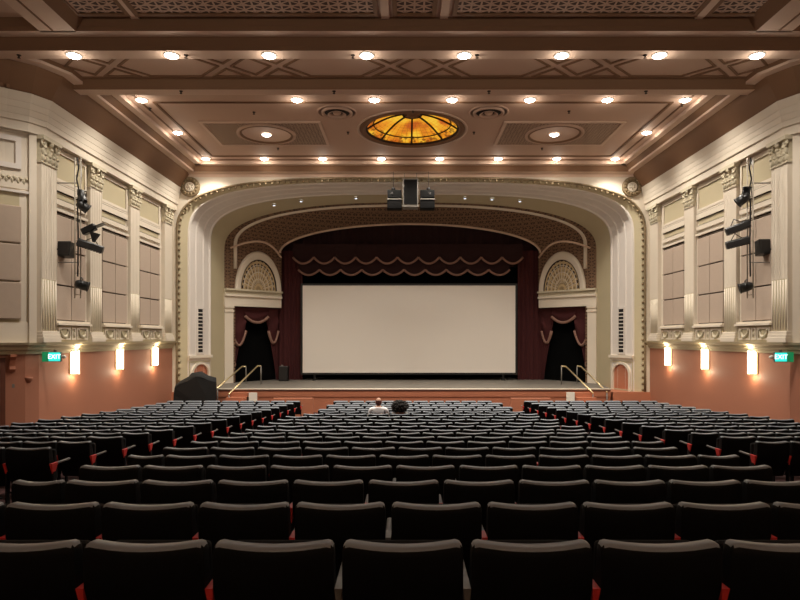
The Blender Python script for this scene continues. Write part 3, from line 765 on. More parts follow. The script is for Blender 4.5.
# ------------------------------------------------------------------ proscenium
def arch(D, half, vs, vt, n, vb=-2.3, N=48):
    pts = [(CX-half, D, V(vb+(vs-vb)*k/6)) for k in range(7)]
    for i in range(1, N):
        th = PI-PI*i/N; c = math.cos(th); sn = math.sin(th)
        pts.append((CX+half*math.copysign(abs(c)**(2/n), c), D, V(vs+(vt-vs)*abs(sn)**(2/n))))
    pts += [(CX+half, D, V(vs-(vs-vb)*k/6)) for k in range(7)]
    return [Vector(p) for p in pts]
def lerp(a, b, t, inset=0.0):
    out = []
    for p, q in zip(a, b):
        r = p.lerp(q, t); c = Vector((CX, r.y, V(1.5))); dr = (c-r); dr.y = 0
        out.append(r+dr.normalized()*inset)
    return out
A0 = arch(YF, 9.75, 4.0, 6.66, 3.6)
A1 = arch(YF+.22, 9.39, 4.1, 6.56, 3.4)
A2 = arch(26.6, 8.91, 4.12, 6.41, 3.0)
A3 = arch(27.8, 8.62, 4.08, 6.28, 2.5)
RB = arch(28.2, 8.23, 4.37, 6.26, 2.4)
OP = arch(30.0, 6.5, 4.25, 5.7, 2.0)
# spandrel wall round the arch
m = MB(); ztop = V(7.2)
outer = []
for p in A0:
    if p.z <= V(4.0)+1e-4 and abs(abs(p.x-CX)-9.75) < 1e-4: outer.append(Vector((CX+math.copysign(HW, p.x-CX), YF, p.z)))
    else: outer.append(Vector((CX+(p.x-CX)*HW/9.75, YF, ztop)))
m.loft([outer, A0]); struct(m.build('wall_front', CREAM))
pa = thing('proscenium_arch', 'broad stepped plaster arch framing the stage', 'arch', (CX, YF, V(-2.25)))
m = MB(); m.smooth = True; m.loft([lerp(A0, A1, t, i) for t, i in ((0, 0), (.15, .05), (.4, .02), (.7, .0), (1, .0))]); place_world(m.build('outer_band', OLIVE, pa), pa)
m = MB()
m.tube([p+Vector((0, -.01, 0)) for p in A0], .05, 6)
# leaf ticks along the moulding
L = 0; step = .26; acc = 0
for p, q in zip(A0, A0[1:]):
    seg = (q-p).length; dirn = (q-p).normalized()
    while acc < seg:
        c = p+dirn*acc; inn = (Vector((CX, c.y, V(1.5)))-c); inn.y = 0
        nn = Vector((dirn.z, 0, -dirn.x)); 
        if nn.dot(inn) < 0: nn = -nn
        m.blob(c+nn*.09+Vector((0, .0, 0)), (.06, .04, .06), 6, 4); acc += step
    acc -= seg
place_world(m.build('leaf_moulding', GILT, pa), pa)
m = MB(); pr2 = [(0, 0), (0, .06), (.05, .08), (.09, .03), (.30, .03), (.33, .06), (.36, .03), (.64, .03), (.67, .06), (.70, .03), (.92, .03), (.95, .08), (1, .06), (1, 0)]
m.loft([lerp(A1, A2, t, i) for t, i in pr2]); place_world(m.build('splay', PALE, pa), pa)
m = MB(); m.smooth = True; m.loft([lerp(A2, A3, t, 0) for t in (0, .25, .5, .75, 1)]); place_world(m.build('inner_reveal', OLIVE, pa), pa)
m = MB(); m.loft([A3, lerp(A3, RB, .5), RB]); place_world(m.build('lattice_border', LAT_V, pa), pa)
m = MB(); m.tube([p for p in RB if p.z > V(3.2)], .09, 8); place_world(m.build('rib', CREAM, pa), pa)
m = MB(); m.smooth = True
vt = [[p for p in lerp(RB, OP, t) if p.z > V(2.2)] for t in (0, .2, .4, .6, .8, 1)]
mn = min(len(r) for r in vt)
vt = [lerp(RB, OP, t) for t in (0, .2, .4, .6, .8, 1)]; vt = [r[5:-5] for r in vt]
m.loft(vt); place_world(m.build('lattice_vault', LAT_V, pa), pa)
m = MB(); m.tube([p+Vector((0, -.03, 0)) for p in OP if p.z > V(4.0)], .06, 8); place_world(m.build('opening_rib', BAND, pa), pa)
# dark loudspeaker recesses in the vault
for a, b in ((.16, .27), (.73, .84)):
    pass
# small lamps in the reveal
for i, (px, py) in enumerate([(274, 205.5), (301, 201), (356, 198), (465, 198), (492, 198.5), (520, 200)]):
    d = 27.0; q = px2(px, py, d)
    # snap to the reveal: find the arch height there
    a = lerp(A2, A3, .35)
    best = min(a, key=lambda p: abs(p.x-q.x)); q = Vector((q.x, best.y, best.z-.03))
    t = thing('recessed_spot', 'tiny lit spot in the arch underside, %s from the left' % ORD[i], 'small lamp', q, group='tiny lit spots in the arch')
    m = MB(); m.lathe([(.06, 0), (.06, -.03), (.045, -.04), (.0, -.04)], (0, 0, 0), 12); m.build('bulb', TINY, t)
    m = MB(); m.lathe([(.06, .02), (.085, .02), (.085, -.025), (.06, -.025)], (0, 0, 0), 12); m.build('trim_ring', BROWN, t)
# rosettes
for s, px in ((-1, 190), (1, 632)):
    c = px2(px, 187, YF-.02)
    t = thing('rosette', 'round gilded plaster rosette high in the %s corner beside the arch' % SIDE[s], 'wall ornament', c, group='round rosettes')
    m = MB(); m.lathe([(.42, .0), (.42, -.05), (.38, -.09), (.32, -.07), (.30, -.03), (.0, -.03)], (0, 0, 0), 32, 'y')
    for i in range(14): a = 2*PI*i/14; m.blob((.30*math.cos(a), -.08, .30*math.sin(a)), (.065, .06, .065))
    m.build('wreath', GILT, t)
    m = MB(); m.lathe([(.2, -.02), (.19, -.07), (.14, -.06), (.13, -.03), (0, -.03)], (0, 0, 0), 24, 'y')
    m.blob((0, -.06, 0), (.07, .06, .07))
    for i in range(6): a = 2*PI*i/6; m.blob((.10*math.cos(a), -.05, .10*math.sin(a)), (.045, .03, .045))
    m.build('flower', CREAM, t)

# orange base round the arch feet (part of the front wall, below the mouldings)
m = MB()
for s in (-1, 1):
    x0, x1 = sorted((CX+s*(HW+.2), CX+s*8.4))
    m.box(x0, x1, YF-.08, 28.0, ZB, V(-2.25))
struct(m.build('baseboard_front', ORANGE2))
# louvre grille and niche in each splay
def SPL(s, k, v, out=0.0):
    """k: 0..1 across the splay from front to back; out: proud of it"""
    a = Vector((9.39, YF+.22)); b = Vector((8.91, 26.6)); p = a.lerp(b, k); n = Vector((-(b-a).y, (b-a).x)).normalized()
    p = p+n*(.03+out); return Vector((CX+s*p.x, p.y, V(v)))
def splbox(m, s, k0, k1, v0, v1, o0, o1):
    p = [SPL(s, k0, v0, o0), SPL(s, k1, v0, o0), SPL(s, k1, v0, o1), SPL(s, k0, v0, o1)]
    m.hexa(p+[q+Vector((0, 0, v1-v0)) for q in p])
for s in (-1, 1):
    t = thing('louvre_vent', 'tall narrow dark louvred vent in the white splay, %s of the stage' % SIDE[s], 'wall vent', SPL(s, .5, -.5), group='tall louvred vents beside the stage')
    m = MB(); splbox(m, s, .40, .64, -.62, 1.25, 0, .02); place_world(m.build('duct', SLOT, t), t)
    m = MB(); m.frame([SPL(s, .39, -.66, .01), SPL(s, .65, -.66, .01), SPL(s, .65, 1.29, .01), SPL(s, .39, 1.29, .01)][::(1 if s > 0 else -1)], SPL(s, .5, 0, 1)-SPL(s, .5, 0, 0), .06, .03)
    place_world(m.build('vent_frame', PALE, t), t)
    m = MB()
    for k in range(11): splbox(m, s, .41, .63, -.48+k*.155, -.44+k*.155, .01, .06)
    place_world(m.build('slat', PALE, t), t)
    t = thing('wall_niche', 'small round-arched terracotta niche low in the arch, %s of the stage' % SIDE[s], 'wall niche', SPL(s, .5, -2.25), group='arched niches beside the stage')
    m = MB(); splbox(m, s, -.02, 1.02, -.86, -.74, 0, .12); splbox(m, s, .0, 1.0, -.96, -.86, 0, .06); place_world(m.build('sill', CREAM, t), t)
    def npts(r, rv, out, kc=.50): return [SPL(s, kc-r, -2.25, out)]+[SPL(s, kc-r*math.cos(PI*i/16), -1.55+rv*math.sin(PI*i/16), out) for i in range(17)]+[SPL(s, kc+r, -2.25, out)]
    m = MB(); m.smooth = False
    A = npts(.34, .42, .02); m.add(A, [tuple(range(len(A)))]); place_world(m.build('niche_back', ORANGE2, t), t)
    m = MB(); m.loft([npts(.34, .42, .0), npts(.34, .42, .10), npts(.42, .52, .10), npts(.42, .52, .0)]); place_world(m.build('surround', CREAM, t), t)
    m = MB(); B = npts(.42, .52, .012)
    m.frame([SPL(s, .03, -2.22, .02), SPL(s, .97, -2.22, .02), SPL(s, .97, -1.02, .02), SPL(s, .03, -1.02, .02)][::(1 if s > 0 else -1)], SPL(s, .5, 0, 1)-SPL(s, .5, 0, 0), .05, .02); place_world(m.build('panel_frame', OLIVE, t), t)

# ------------------------------------------------------------------ niche walls either side of the stage opening
P2 = Vector((8.62, 27.8)); Q2 = Vector((6.5, 30.0)); ND = (Q2-P2).normalized(); NL = (Q2-P2).length
NOUT = Vector((-ND.y, ND.x));
if NOUT.y > 0: NOUT = -NOUT
def NW(s, k, v, out=0.0):
    p = P2+ND*k+NOUT*out; return Vector((CX+s*p.x, p.y, V(v)))
def nbox(m, s, k0, k1, v0, v1, o0, o1):
    p = [NW(s, k0, v0, o0), NW(s, k1, v0, o0), NW(s, k1, v0, o1), NW(s, k0, v0, o1)]
    m.hexa(p+[q+Vector((0, 0, v1-v0)) for q in p])
def niche_root(s, name, label, cat, kc, v, group):
    o = thing(name, label, cat, NW(s, kc, v), group=group); return o
for s in (-1, 1):
    S_ = SIDE[s]
    m = MB(); nbox(m, s, -.05, NL+.1, 1.5, 4.5, -.15, -.02); struct(m.build('trim_%d' % (70 if s < 0 else 71), LAT_V))
    t = thing('side_entablature', 'cream cornice and fascia over the curtained side opening, %s of the screen' % S_, 'cornice', NW(s, 1.5, 1.5), group='cornices over the side openings')
    m = MB(); nbox(m, s, -.05, NL, 1.5, 1.95, -.05, .12); nbox(m, s, -.05, NL, 1.95, 2.05, -.05, .2); place_world(m.build('fascia', CREAM, t), t)
    m = MB(); nbox(m, s, -.05, NL, 2.05, 2.22, -.05, .15); nbox(m, s, -.05, NL, 2.22, 2.30, -.05, .26); place_world(m.build('cornice', CARVE, t), t)
    t = thing('square_pier', 'plain cream square pier at the outer side of the %s side opening' % S_, 'pier', NW(s, .2, -2.1), group='piers of the side openings')
    m = MB(); nbox(m, s, -.02, .42, -2.1, 1.22, -.1, .08); place_world(m.build('shaft', CREAM, t), t)
    m = MB(); nbox(m, s, -.04, .44, 1.22, 1.30, -.1, .12); nbox(m, s, -.04, .44, 1.40, 1.5, -.1, .13); nbox(m, s, -.02, .42, 1.3, 1.4, -.1, .08); place_world(m.build('capital', CREAM, t), t)
    # lunette; its pieces are modelled flat (x along, z up) and turned onto the niche wall
    c = NW(s, 1.80, 2.30, .0)
    root = bpy.data.objects.new('fan_lunette', None); C.objects.link(root); root.location = c
    ang = math.atan2(s*0+ND.y, s*ND.x) if s > 0 else math.atan2(ND.y, -ND.x)
    # local +x runs along the wall; local -y must face the hall
    xdir = Vector((s*ND.x, ND.y, 0)).normalized()
    if s > 0: xdir = -xdir
    root.rotation_euler = (0, 0, math.atan2(xdir.y, xdir.x))
    tag(root, 'cream fan-shaped pierced lunette above the side opening, %s of the screen' % S_, 'lunette', 'fan lunettes above the side openings')
    a_, b_ = 1.24, 1.85
    def el(f, y, n=32): return [Vector((a_*f*math.cos(PI*i/n), y, b_*f*math.sin(PI*i/n))) for i in range(n+1)]
    m = MB(); e = el(.82, -.03); m.add(e, [tuple(range(len(e)))]); m.build('tracery', FAN, root)
    m = MB(); m.smooth = True; m.loft([el(.80, 0), el(.80, -.10), el(.84, -.14), el(.90, -.12), el(.93, -.15), el(1.0, -.14), el(1.02, -.08), el(1.02, 0)]); m.build('arch_ring', CREAM, root)
    m = MB(); m.loft([el(.80, 0), el(.80, -.11), el(.785, -.11), el(.785, 0)]); m.build('inner_line', GAP, root)
    m = MB()
    for f in (.30, .48, .66): m.tube(el(f, -.04, 24), .018, 5)
    for i in range(1, 12): a = PI*i/12; m.tube([(a_*.2*math.cos(a), -.04, b_*.2*math.sin(a)), (a_*.66*math.cos(a), -.04, b_*.66*math.sin(a))], .014, 5)
    m.build('tracery_rib', CREAM, root)
    # groin rib
    m = MB(); m.tube([NW(s, .25+2.8*i/20, 3.95+.62*math.sin(PI*min(1, .12+.85*i/20)), .10+.55*math.sin(PI*i/20)) for i in range(21)], .05, 6)
    tag(m.build('groin_rib', BAND, org=tuple(NW(s, 1.5, 4.2))), 'curved plaster rib arching over the %s fan lunette' % S_, 'plaster rib', 'ribs over the lunettes')
    # curtains in the side opening
    m = MB(); nbox(m, s, .42, NL+.05, -2.1, 1.5, -.6, -.5); tag(m.build('black_backing_drape', BLACK, org=tuple(NW(s, 1.5, -2.1))), 'black drape seen through the parted curtain in the %s side opening' % S_, 'drape', 'black drapes in the side openings')
    t = thing('side_curtain', 'crimson swagged curtain tied back in the %s side opening' % S_, 'curtain', NW(s, 1.5, -2.1), group='crimson curtains in the side openings')
    k0, k1 = .44, NL+.02; kc = (k0+k1)/2+.05
    def edgeL(v):     # inner edge of the outer curtain leg
        u = (1.5-v)/3.6; return k0+.78*(1-u)**1.2+.12
    def edgeR(v):
        u = (1.5-v)/3.6; return k1-(.72*(1-u)**1.2+.10)
    def leg(m, ka, kb, rows=14, cols=16):
        rings = []
        for r in range(rows+1):
            v = 1.5-3.58*r/rows
            rings.append([NW(s, ka(v)+(kb(v)-ka(v))*c/cols, v, -.22+.035*math.sin(c*2*PI/cols*3.2)) for c in range(cols+1)])
        m.smooth = True; m.loft(rings)
    m = MB(); leg(m, lambda v: k0, edgeL); place_world(m.build('outer_drape', CURT, t), t)
    m = MB(); leg(m, edgeR, lambda v: k1); place_world(m.build('inner_drape', CURT, t), t)
    def swag(m, ka, kb, vt, sag, vtop, out, fr=None):
        rings = []
        for c in range(13):
            f = c/12; vb = vt-sag*4*f*(1-f)
            rings.append([NW(s, ka+(kb-ka)*f, vtop+(vb-vtop)*r/8, out+.05*math.sin(r*1.4+f)) for r in range(9)])
        m.smooth = True; m.loft(rings)
        if fr is not None: fr.tube([NW(s, ka+(kb-ka)*c/12, vt-sag*4*(c/12)*(1-c/12), out+.03) for c in range(13)], .055, 6, r2=.075)
    m = MB(); fr = MB()
    swag(m, k0+.70, k1-.62, 1.05, .30, 1.5, -.12, fr)
    swag(m, k0+.0, k0+.78, .35, .70, 1.5, -.16, fr)
    swag(m, k1-.60, k1-.02, .35, .60, 1.5, -.16, fr)
    place_world(m.build('swag', CURT, t), t)
    place_world(fr.build('fringe', FRINGE, t), t)
    m = MB(); m.blob(NW(s, k0+.12, -1.25, -.12), (.10, .08, .16)); place_world(m.build('tieback', FRINGE, t), t)

# ------------------------------------------------------------------ stage
st = thing('stage', 'low wide stage with terracotta front and grey floor below the screen', 'stage', (CX, 25, 0))
zs = V(-2.1)
m = MB(); m.prism([(CX-8.3, 24.95, zs-.06), (CX+8.3, 24.95, zs-.06), (CX+8.7, 27.8, zs-.06), (CX+6.6, 30.6, zs-.06), (CX+6.6, 33, zs-.06), (CX-6.6, 33, zs-.06), (CX-6.6, 30.6, zs-.06), (CX-8.7, 27.8, zs-.06)], (0, 0, .06)); place_world(m.build('deck', STAGE, st), st)
m = MB(); m.box(CX-8.3, CX+8.3, 24.98, 25.2, floor_z(25)-.1, zs-.06)
m.box(CX-8.3, CX+8.3, 24.94, 24.98, zs-.34, zs-.10)
place_world(m.build('front_panel', ORANGE2, st), st)
m = MB(); m.tube([(CX-8.3, 24.94, zs-.03), (CX+8.3, 24.94, zs-.03)], .035, 8); place_world(m.build('nosing', CREAM, st), st)
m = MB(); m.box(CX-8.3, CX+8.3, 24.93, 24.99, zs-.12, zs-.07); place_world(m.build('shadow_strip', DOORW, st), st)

def drape_mesh(m, x0, x1, y, z0, z1, wl=.22, amp=.06, topf=None):
    n = int((x1-x0)/.05); cols = []
    for i in range(n+1):
        x = x0+(x1-x0)*i/n; yy = y+amp*math.sin(2*PI*x/wl)+.3*amp*math.sin(2*PI*x/(wl*2.7))
        zt = topf(x) if topf else z1
        cols.append([(x, yy, z0+(zt-z0)*k/3) for k in range(4)])
    m.smooth = True; m.loft(cols)
def optop(x):
    u = min(1, abs((x-CX)/6.75)); return V(4.25)+(5.75-4.25)*math.sqrt(max(0, 1-u*u))+.1
m = MB(); drape_mesh(m, CX-6.7, CX+6.7, 30.48, V(3.6), 0, .5, .05, optop)
tag(m.build('house_curtain', CURTD, org=(CX, 30.48, V(3.6))), 'dark crimson curtain filling the arch above the screen', 'curtain')
for s in (-1, 1):
    a, b = sorted((CX+s*5.42, CX+s*6.75))
    m = MB(); drape_mesh(m, a, b, 30.25, zs, V(4.4), .24, .07)
    tag(m.build('curtain_leg', CURT, org=((a+b)/2, 30.25, zs)), 'tall crimson curtain hanging beside the screen, on its %s' % SIDE[s], 'curtain', 'crimson curtain legs')
def valance(name, label, y, vc, sag, vtop, x0, n, pitch, cloth, frname):
    t = thing(name, label, 'curtain', (x0+n*pitch/2, y, V(vc)), group='swagged valances')
    for k in range(n):
        m = MB(); cols = []
        for c in range(13):
            f = c/12; x = x0+pitch*(k+f)
            zb = V(vc)-sag*4*f*(1-f)
            cols.append([(x, y+.06*math.sin(PI*f)*-1+.03*math.sin(r*1.3+k), zb+(V(vtop)-zb)*r/7) for r in range(8)])
        m.smooth = True; m.loft(cols); place_world(m.build('swag', cloth, t), t)
        m = MB(); m.tube([(x0+pitch*(k+c/12), y-.08-.05*math.sin(PI*c/12), V(vc)-sag*4*(c/12)*(1-c/12)) for c in range(13)], .04, 6, r2=.06)
        place_world(m.build('fringe', FRINGE, t), t)
valance('swag_valance', 'crimson valance with a row of scalloped tan fringes above the screen', 30.05, 4.03, .32, 4.7, -5.6, 11, 1.045, CURTD, 'fringe')
valance('swag_valance', 'lower dark valance with faint fringed scallops just above the screen', 30.15, 3.42, .27, 4.1, -5.35, 10, 1.06, CURTD, 'fringe')
m = MB(); m.box(CX-6.6, CX+6.6, 32.0, 32.05, zs, V(5.9)); tag(m.build('black_backdrop', BLACK, org=(CX, 32, zs)), 'black backdrop behind and around the screen', 'backdrop')
m = MB(); m.box(CX-6.7, CX+6.7, 30.62, 30.67, V(2.3), V(3.75)); tag(m.build('masking_drape', BLACK, org=(CX, 30.6, V(2.3))), 'black border drape between the valances and the screen top', 'drape')
t = thing('projection_screen', 'large blank cream projection screen on the stage', 'screen', ((-5.125+5.55)/2, 29.85, zs))
sx0, sx1, sv0, sv1 = -5.10, 5.50, -1.74, 2.62
m = MB(); m.box(sx0, sx1, 29.85, 29.87, V(sv0), V(sv1)); place_world(m.build('screen_fabric', SCREEN, t), t)
m = MB(); m.frame([(sx0-.04, 29.9, V(sv0-.04)), (sx1+.04, 29.9, V(sv0-.04)), (sx1+.04, 29.9, V(sv1+.04)), (sx0-.04, 29.9, V(sv1+.04))], (0, -1, 0), .10, .06)
m.box(sx0, sx1, 29.9, 29.93, V(sv0), V(sv1)); place_world(m.build('screen_frame', BLKMAT, t, fix=True), t)
m = MB()
for x in (sx0+.6, sx1-.6): m.box(x-.05, x+.05, 29.92, 30.0, zs, V(sv0)); m.box(x-.08, x+.08, 29.7, 30.1, zs, zs+.04)
place_world(m.build('foot', BLKMAT, t), t)
# black box on the stage
c = px2(284, 379.5, 29.4)
t = thing('stage_box', 'black box standing on the stage beside the red curtain, left of the screen', 'loudspeaker', (c.x, 29.4, zs))
m = MB(); m.box(-.22, .22, -.2, .2, 0, .72); m.build('cabinet', BLKMAT, t, bevel=.02)
m = MB(); m.box(-.18, .18, -.206, -.2, .06, .66); m.build('grille', SLOT, t)
m = MB(); m.box(-.14, -.04, -.05, .05, .72, .78); m.build('handle', GREYMET, t)

# hanging centre loudspeaker and projectors
c = px2(410.5, 192.5, 24.6)
t = thing('centre_loudspeaker', 'tall dark loudspeaker hanging over the middle of the arch', 'loudspeaker', c)
m = MB(); m.box(-.32, .32, 0, .5, -.60, .58); m.build('cabinet', GREYMET, t, bevel=.02)
m = MB(); m.box(-.27, .27, -.012, 0, -.48, .53); m.build('grille', BLKMAT2, t)
m = MB()
for x in (-.25, .25): m.tube([(x, .25, .58), (x, .25, 1.12)], .012, 6)
m.build('hanger', GREYMET, t)
for s, px in ((-1, 394.5), (1, 427.5)):
    c = px2(px, 198, 24.6)
    t = thing('hanging_projector', 'black box unit with a pale shelf, hung %s of the centre loudspeaker' % SIDE[s], 'projector', c, group='black units beside the centre loudspeaker')
    m = MB(); m.box(-.29, .29, 0, .5, .02, .34); m.build('upper_housing', BLKMAT2, t, bevel=.015)
    m = MB(); m.box(-.3, .3, -.01, .5, -.42, -.10); m.build('lower_housing', BLKMAT2, t, bevel=.015)
    m = MB(); m.box(-.31, .31, -.03, .5, -.07, -.02); m.build('shelf', GREYMET, t)
    m = MB(); m.blob((s*.05, .15, .40), (.09, .09, .08)); m.tube([(s*.05, .15, .4), (s*.05, .15, 1.12)], .012, 6); m.build('hanger', BLKMAT, t)
    m = MB(); m.lathe([(.06, -.012), (.04, -.02), (0, -.02)], (s*.1, 0, .18), 12, 'y'); m.build('lens', SLOT, t)

# stairs, hand rails, small boxes, partitions, covered piano
for s in (-1, 1):
    X = lambda a: CX+s*a
    t = thing('stage_steps', 'terracotta steps rising to the stage on its %s side' % SIDE[s], 'steps', (X(7.6), 24.2, floor_z(24.2)), group='steps to the stage')
    n = 6; h = (zs-floor_z(24.5))/n
    m = MB()
    for i in range(n-1):
        m.box(X(7.55), X(6.75), 23.55+i*.28, 24.94, floor_z(24)-.02, floor_z(24)+(i+1)*h)
    place_world(m.build('tread', ORANGE2, t), t)
    pairs = [((229, 394), (257.5, 366), (261, 366), (261, 384.5), 24.5, 27.2), ((217.5, 388), (242, 366.5), (246, 366.5), (246, 384.5), 24.9, 27.6)] if s < 0 else \
            [((593, 393), (566, 366.5), (561.5, 366), (561.5, 386), 24.5, 27.0), ((607, 392), (581, 366.5), (577, 366), (577, 386), 24.9, 27.4)]
    for i, (a, b, c_, e, d0, d1) in enumerate(pairs):
        A = px2(a[0], a[1], d0); B = px2(b[0], b[1], d1); Cc = px2(c_[0], c_[1], d1+.02); E = Vector((Cc.x, Cc.y, zs))
        t = thing('hand_rail', 'slanting pale metal hand rail at the %s stage steps, %s of two' % (SIDE[s], ['nearer the screen', 'nearer the wall'][i]), 'hand rail', E, group='hand rails of the stage steps')
        m = MB(); m.tube([A, B], .032, 8); m.tube([B, Cc], .032, 8); m.blob(A, .04); place_world(m.build('rail', BRASS, t), t)
        m = MB(); m.tube([Cc, E], .025, 8); m.tube([E, E+Vector((0, 0, .02))], .06, 12); place_world(m.build('post', GREYMET, t), t)
        fz = max(floor_z(A.y), A.z-.9)
        m = MB(); m.tube([A, Vector((A.x, A.y, fz))], .025, 8); place_world(m.build('lower_post', GREYMET, t), t)
    px, py = ((253, 397), (570.5, 396.5))[0 if s < 0 else 1]
    c = px2(px, py, 23.2)
    t = thing('white_sign_board', 'small square white board standing before the %s part of the stage front' % SIDE[s], 'sign board', (c.x, 23.2, floor_z(23.2)), group='small white boards before the stage')
    m = MB(); zz0 = c.z-floor_z(23.2); m.box(-.16, .16, -.01, .01, zz0-.18, zz0+.17); m.build('board', WHITE, t, bevel=.004)
    m = MB(); m.tube([(0, .02, 0), (0, .02, zz0)], .02, 8); m.box(-.12, .12, -.1, .12, 0, .03); m.build('stand', BLKMAT, t)
    px0, px1 = ((303, 313) if s < 0 else (511, 521))
    a = (px0-405)*22.3/600; b = (px1-405)*22.3/600
    if s < 0: a -= 1.1
    else: b += 1.1
    m = MB(); m.box(a, b, 22.25, 22.40, floor_z(22.3), V(-2.23)); 
    tag(m.build('low_partition', ORANGE2, bevel=.01, org=((a+b)/2, 22.3, floor_z(22.3))), 'low terracotta partition at the front end of the %s aisle' % SIDE[s], 'partition', 'low partitions at the aisle ends')

# covered piano
t = thing('covered_piano', 'bulky upright piano shape under a black cloth, left of the stage', 'covered piano', (-8.2, 23.9, floor_z(23.9)))
zf = floor_z(23.9); prof = [(173.5, 402), (174.5, 392), (176, 384), (181, 380.5), (188, 376.5), (191, 373), (197, 372), (203, 373), (209, 376.5), (217, 378.5), (217.5, 402)]
m = MB(); m.smooth = True; rings = []
for j in range(9):
    f = j/8; y = 23.3+1.15*f; k = 1.0-.06*abs(f-.4)
    ring = []
    for i, (px, py) in enumerate(prof):
        p = px2(px, py, 23.4); h = max(0, (p.z-zf))
        if i in (0, len(prof)-1): h = .0
        hh_ = h*(1 if f < .75 else .96)*(.90 if j == 0 else 1)
        ring.append(Vector((-8.2+(p.x+8.2)*(1+.02*math.sin(3*f+i))-(.36*f if p.x > -8.0 else 0), y+.03*math.sin(i*1.7), zf+hh_)))
    rings.append(ring)
m.loft(rings); m.smooth = False
m.add([p for p in rings[0]], [tuple(range(len(prof)))]); m.add([p for p in rings[-1]], [tuple(range(len(prof)))[::-1]])
place_world(m.build('dust_cover', BLKCLOTH, t), t)
m = MB()
for x in (-8.9, -7.5): m.box(x-.04, x+.04, 23.5, 24.3, zf, zf+.3)
place_world(m.build('foot', BLKMAT, t), t)

# ------------------------------------------------------------------ theatre seats
NW_ = .56
def seat_back_mesh():
    m = MB(); m.smooth = True; w = .262; rings = []
    xs = [-1, -.985, -.95, -.88, -.78, -.5, -.25, 0, .25, .5, .78, .88, .95, .985, 1]
    for u in xs:
        x = u*w; e = max(0, (abs(u)-.86)/.14); cr = 1-math.sqrt(max(0, 1-e**2.4))
        zt = .857-.018*(1-u*u)-.04*cr; zb = .36+.03*cr; yo = .028*u*u; tp = 1-.35*e**3
        rings.append([Vector((x, yo+.125, zb)), Vector((x, yo+.012, zt-.16)), Vector((x, yo+.002, zt-.045)), Vector((x, yo+.003, zt-.014)), Vector((x, yo+.012, zt-.002)),
                      Vector((x, yo+.042, zt)), Vector((x, yo+.015+.062*tp, zt-.003)), Vector((x, yo+.015+.080*tp, zt-.018)), Vector((x, yo+.03+.080*tp, zt-.10)), Vector((x, yo+.09+.075*tp, zb+.14)), Vector((x, yo+.12+.06*tp, zb))])
    m.loft(rings, True); m.smooth = False
    n = len(rings[0]); m.add(rings[0], [tuple(range(n))]); m.add(rings[-1], [tuple(range(n))[::-1]])
    return m
def make_seat(flat=False):
    t = thing('theatre_seat', 'x', 'theatre seat')
    o = seat_back_mesh().build('backrest', [SEATBLK, SEATLIP], t)
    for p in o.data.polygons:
        if p.normal.z > .45 and p.center.z > .78: p.material_index = 1  # upward faces of the shell get the painted sheen colour
    m = MB()
    if flat: m.box(-.235, .235, .17, .62, .36, .46)
    else:
        p = [(-.23, .19, .40), (.23, .19, .40), (.23, .29, .42), (-.23, .29, .42), (-.23, .20, .80), (.23, .20, .80), (.23, .26, .80), (-.23, .26, .80)]
        m.hexa([Vector(q) for q in p])
    m.build('seat_cushion', [SEATFAB], t, bevel=.025, seg=2)
    arm_parts(t, -NW_/2); return t
def arm_parts(t, x):
    m = MB(); m.box(x-.020, x+.020, .15, .44, .628, .655); m.build('armrest', ARMBLK, t, bevel=.012, seg=2)
    m = MB(); m.m = 0
    m.hexa([Vector(q) for q in ((x-.006, .07, .53), (x+.006, .07, .53), (x+.006, .12, .53), (x-.006, .12, .53), (x-.0165, .035, .655), (x+.0165, .035, .655), (x+.0165, .17, .655), (x-.0165, .17, .655))])
    m.m = 1; m.box(x-.012, x+.012, .075, .13, 0, .55); m.box(x-.02, x+.02, .02, .34, 0, .02)
    o = m.build('side_standard', [RED, SEATBLK, GREYMET], t)
    o['label'] = 'red painted seat standard'
proto = make_seat(); GSTD = None; proto_flat = make_seat(True)
ep = thing('row_end_standard', 'x', 'seat end')      # closes a row on its right
arm_parts(ep, 0)
for o in ep.children: pass
protos_used = {}
GRP = 'black folding theatre seats'
def halfw(k): return 3.22 if k <= 12 else 3.22-.035*(k-12)
def inner(k): return 4.5 if k <= 8 else 4.5-.05*(k-8)
stuff = MB()
def add_mesh(mb, me, off, sx):
    o = len(mb.v); mb.v += [(v.co.x*sx+off[0], v.co.y+off[1], v.co.z+off[2]) for v in me.vertices]
    for p in me.polygons: mb.f.append(tuple(o+i for i in p.vertices)); mb.mi.append(MI[me.materials[p.material_index].name]); mb.sm.append(p.use_smooth)
SM = [SEATBLK, SEATLIP, SEATFAB, ARMBLK, RED, GREYMET]; MI = {x.name: i for i, x in enumerate(SM)}
def lowback():
    m = MB(); m.smooth = False
    xs = [-1, -.93, -.8, .8, .93, 1]; rings = []
    for u in xs:
        x = u*.262; e = max(0, (abs(u)-.8)/.2); zt = .852-.012*(1-u*u)-.04*e**2; yo = .028*u*u
        rings.append([Vector((x, yo+.125, .36)), Vector((x, yo, zt-.03)), Vector((x, yo+.02, zt)), Vector((x, yo+.07, zt)), Vector((x, yo+.085, zt-.03)), Vector((x, yo+.18, .38))])
    m.loft(rings, True); m.add(rings[0], [tuple(range(6))]); m.add(rings[-1], [tuple(range(6))[::-1]])
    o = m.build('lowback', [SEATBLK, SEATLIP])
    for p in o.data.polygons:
        if p.normal.z > .5 and abs(p.center.x) < .24 and p.center.z > .78: p.material_index = 1  # same painted sheen on top of the simpler backs
    me = o.data; bpy.data.objects.remove(o); return me
LOWB = lowback()
PERSON = {}
NR = 21; nseats = 0
SPLIT = 16        # rows from here on are too many and too small: one stuff object
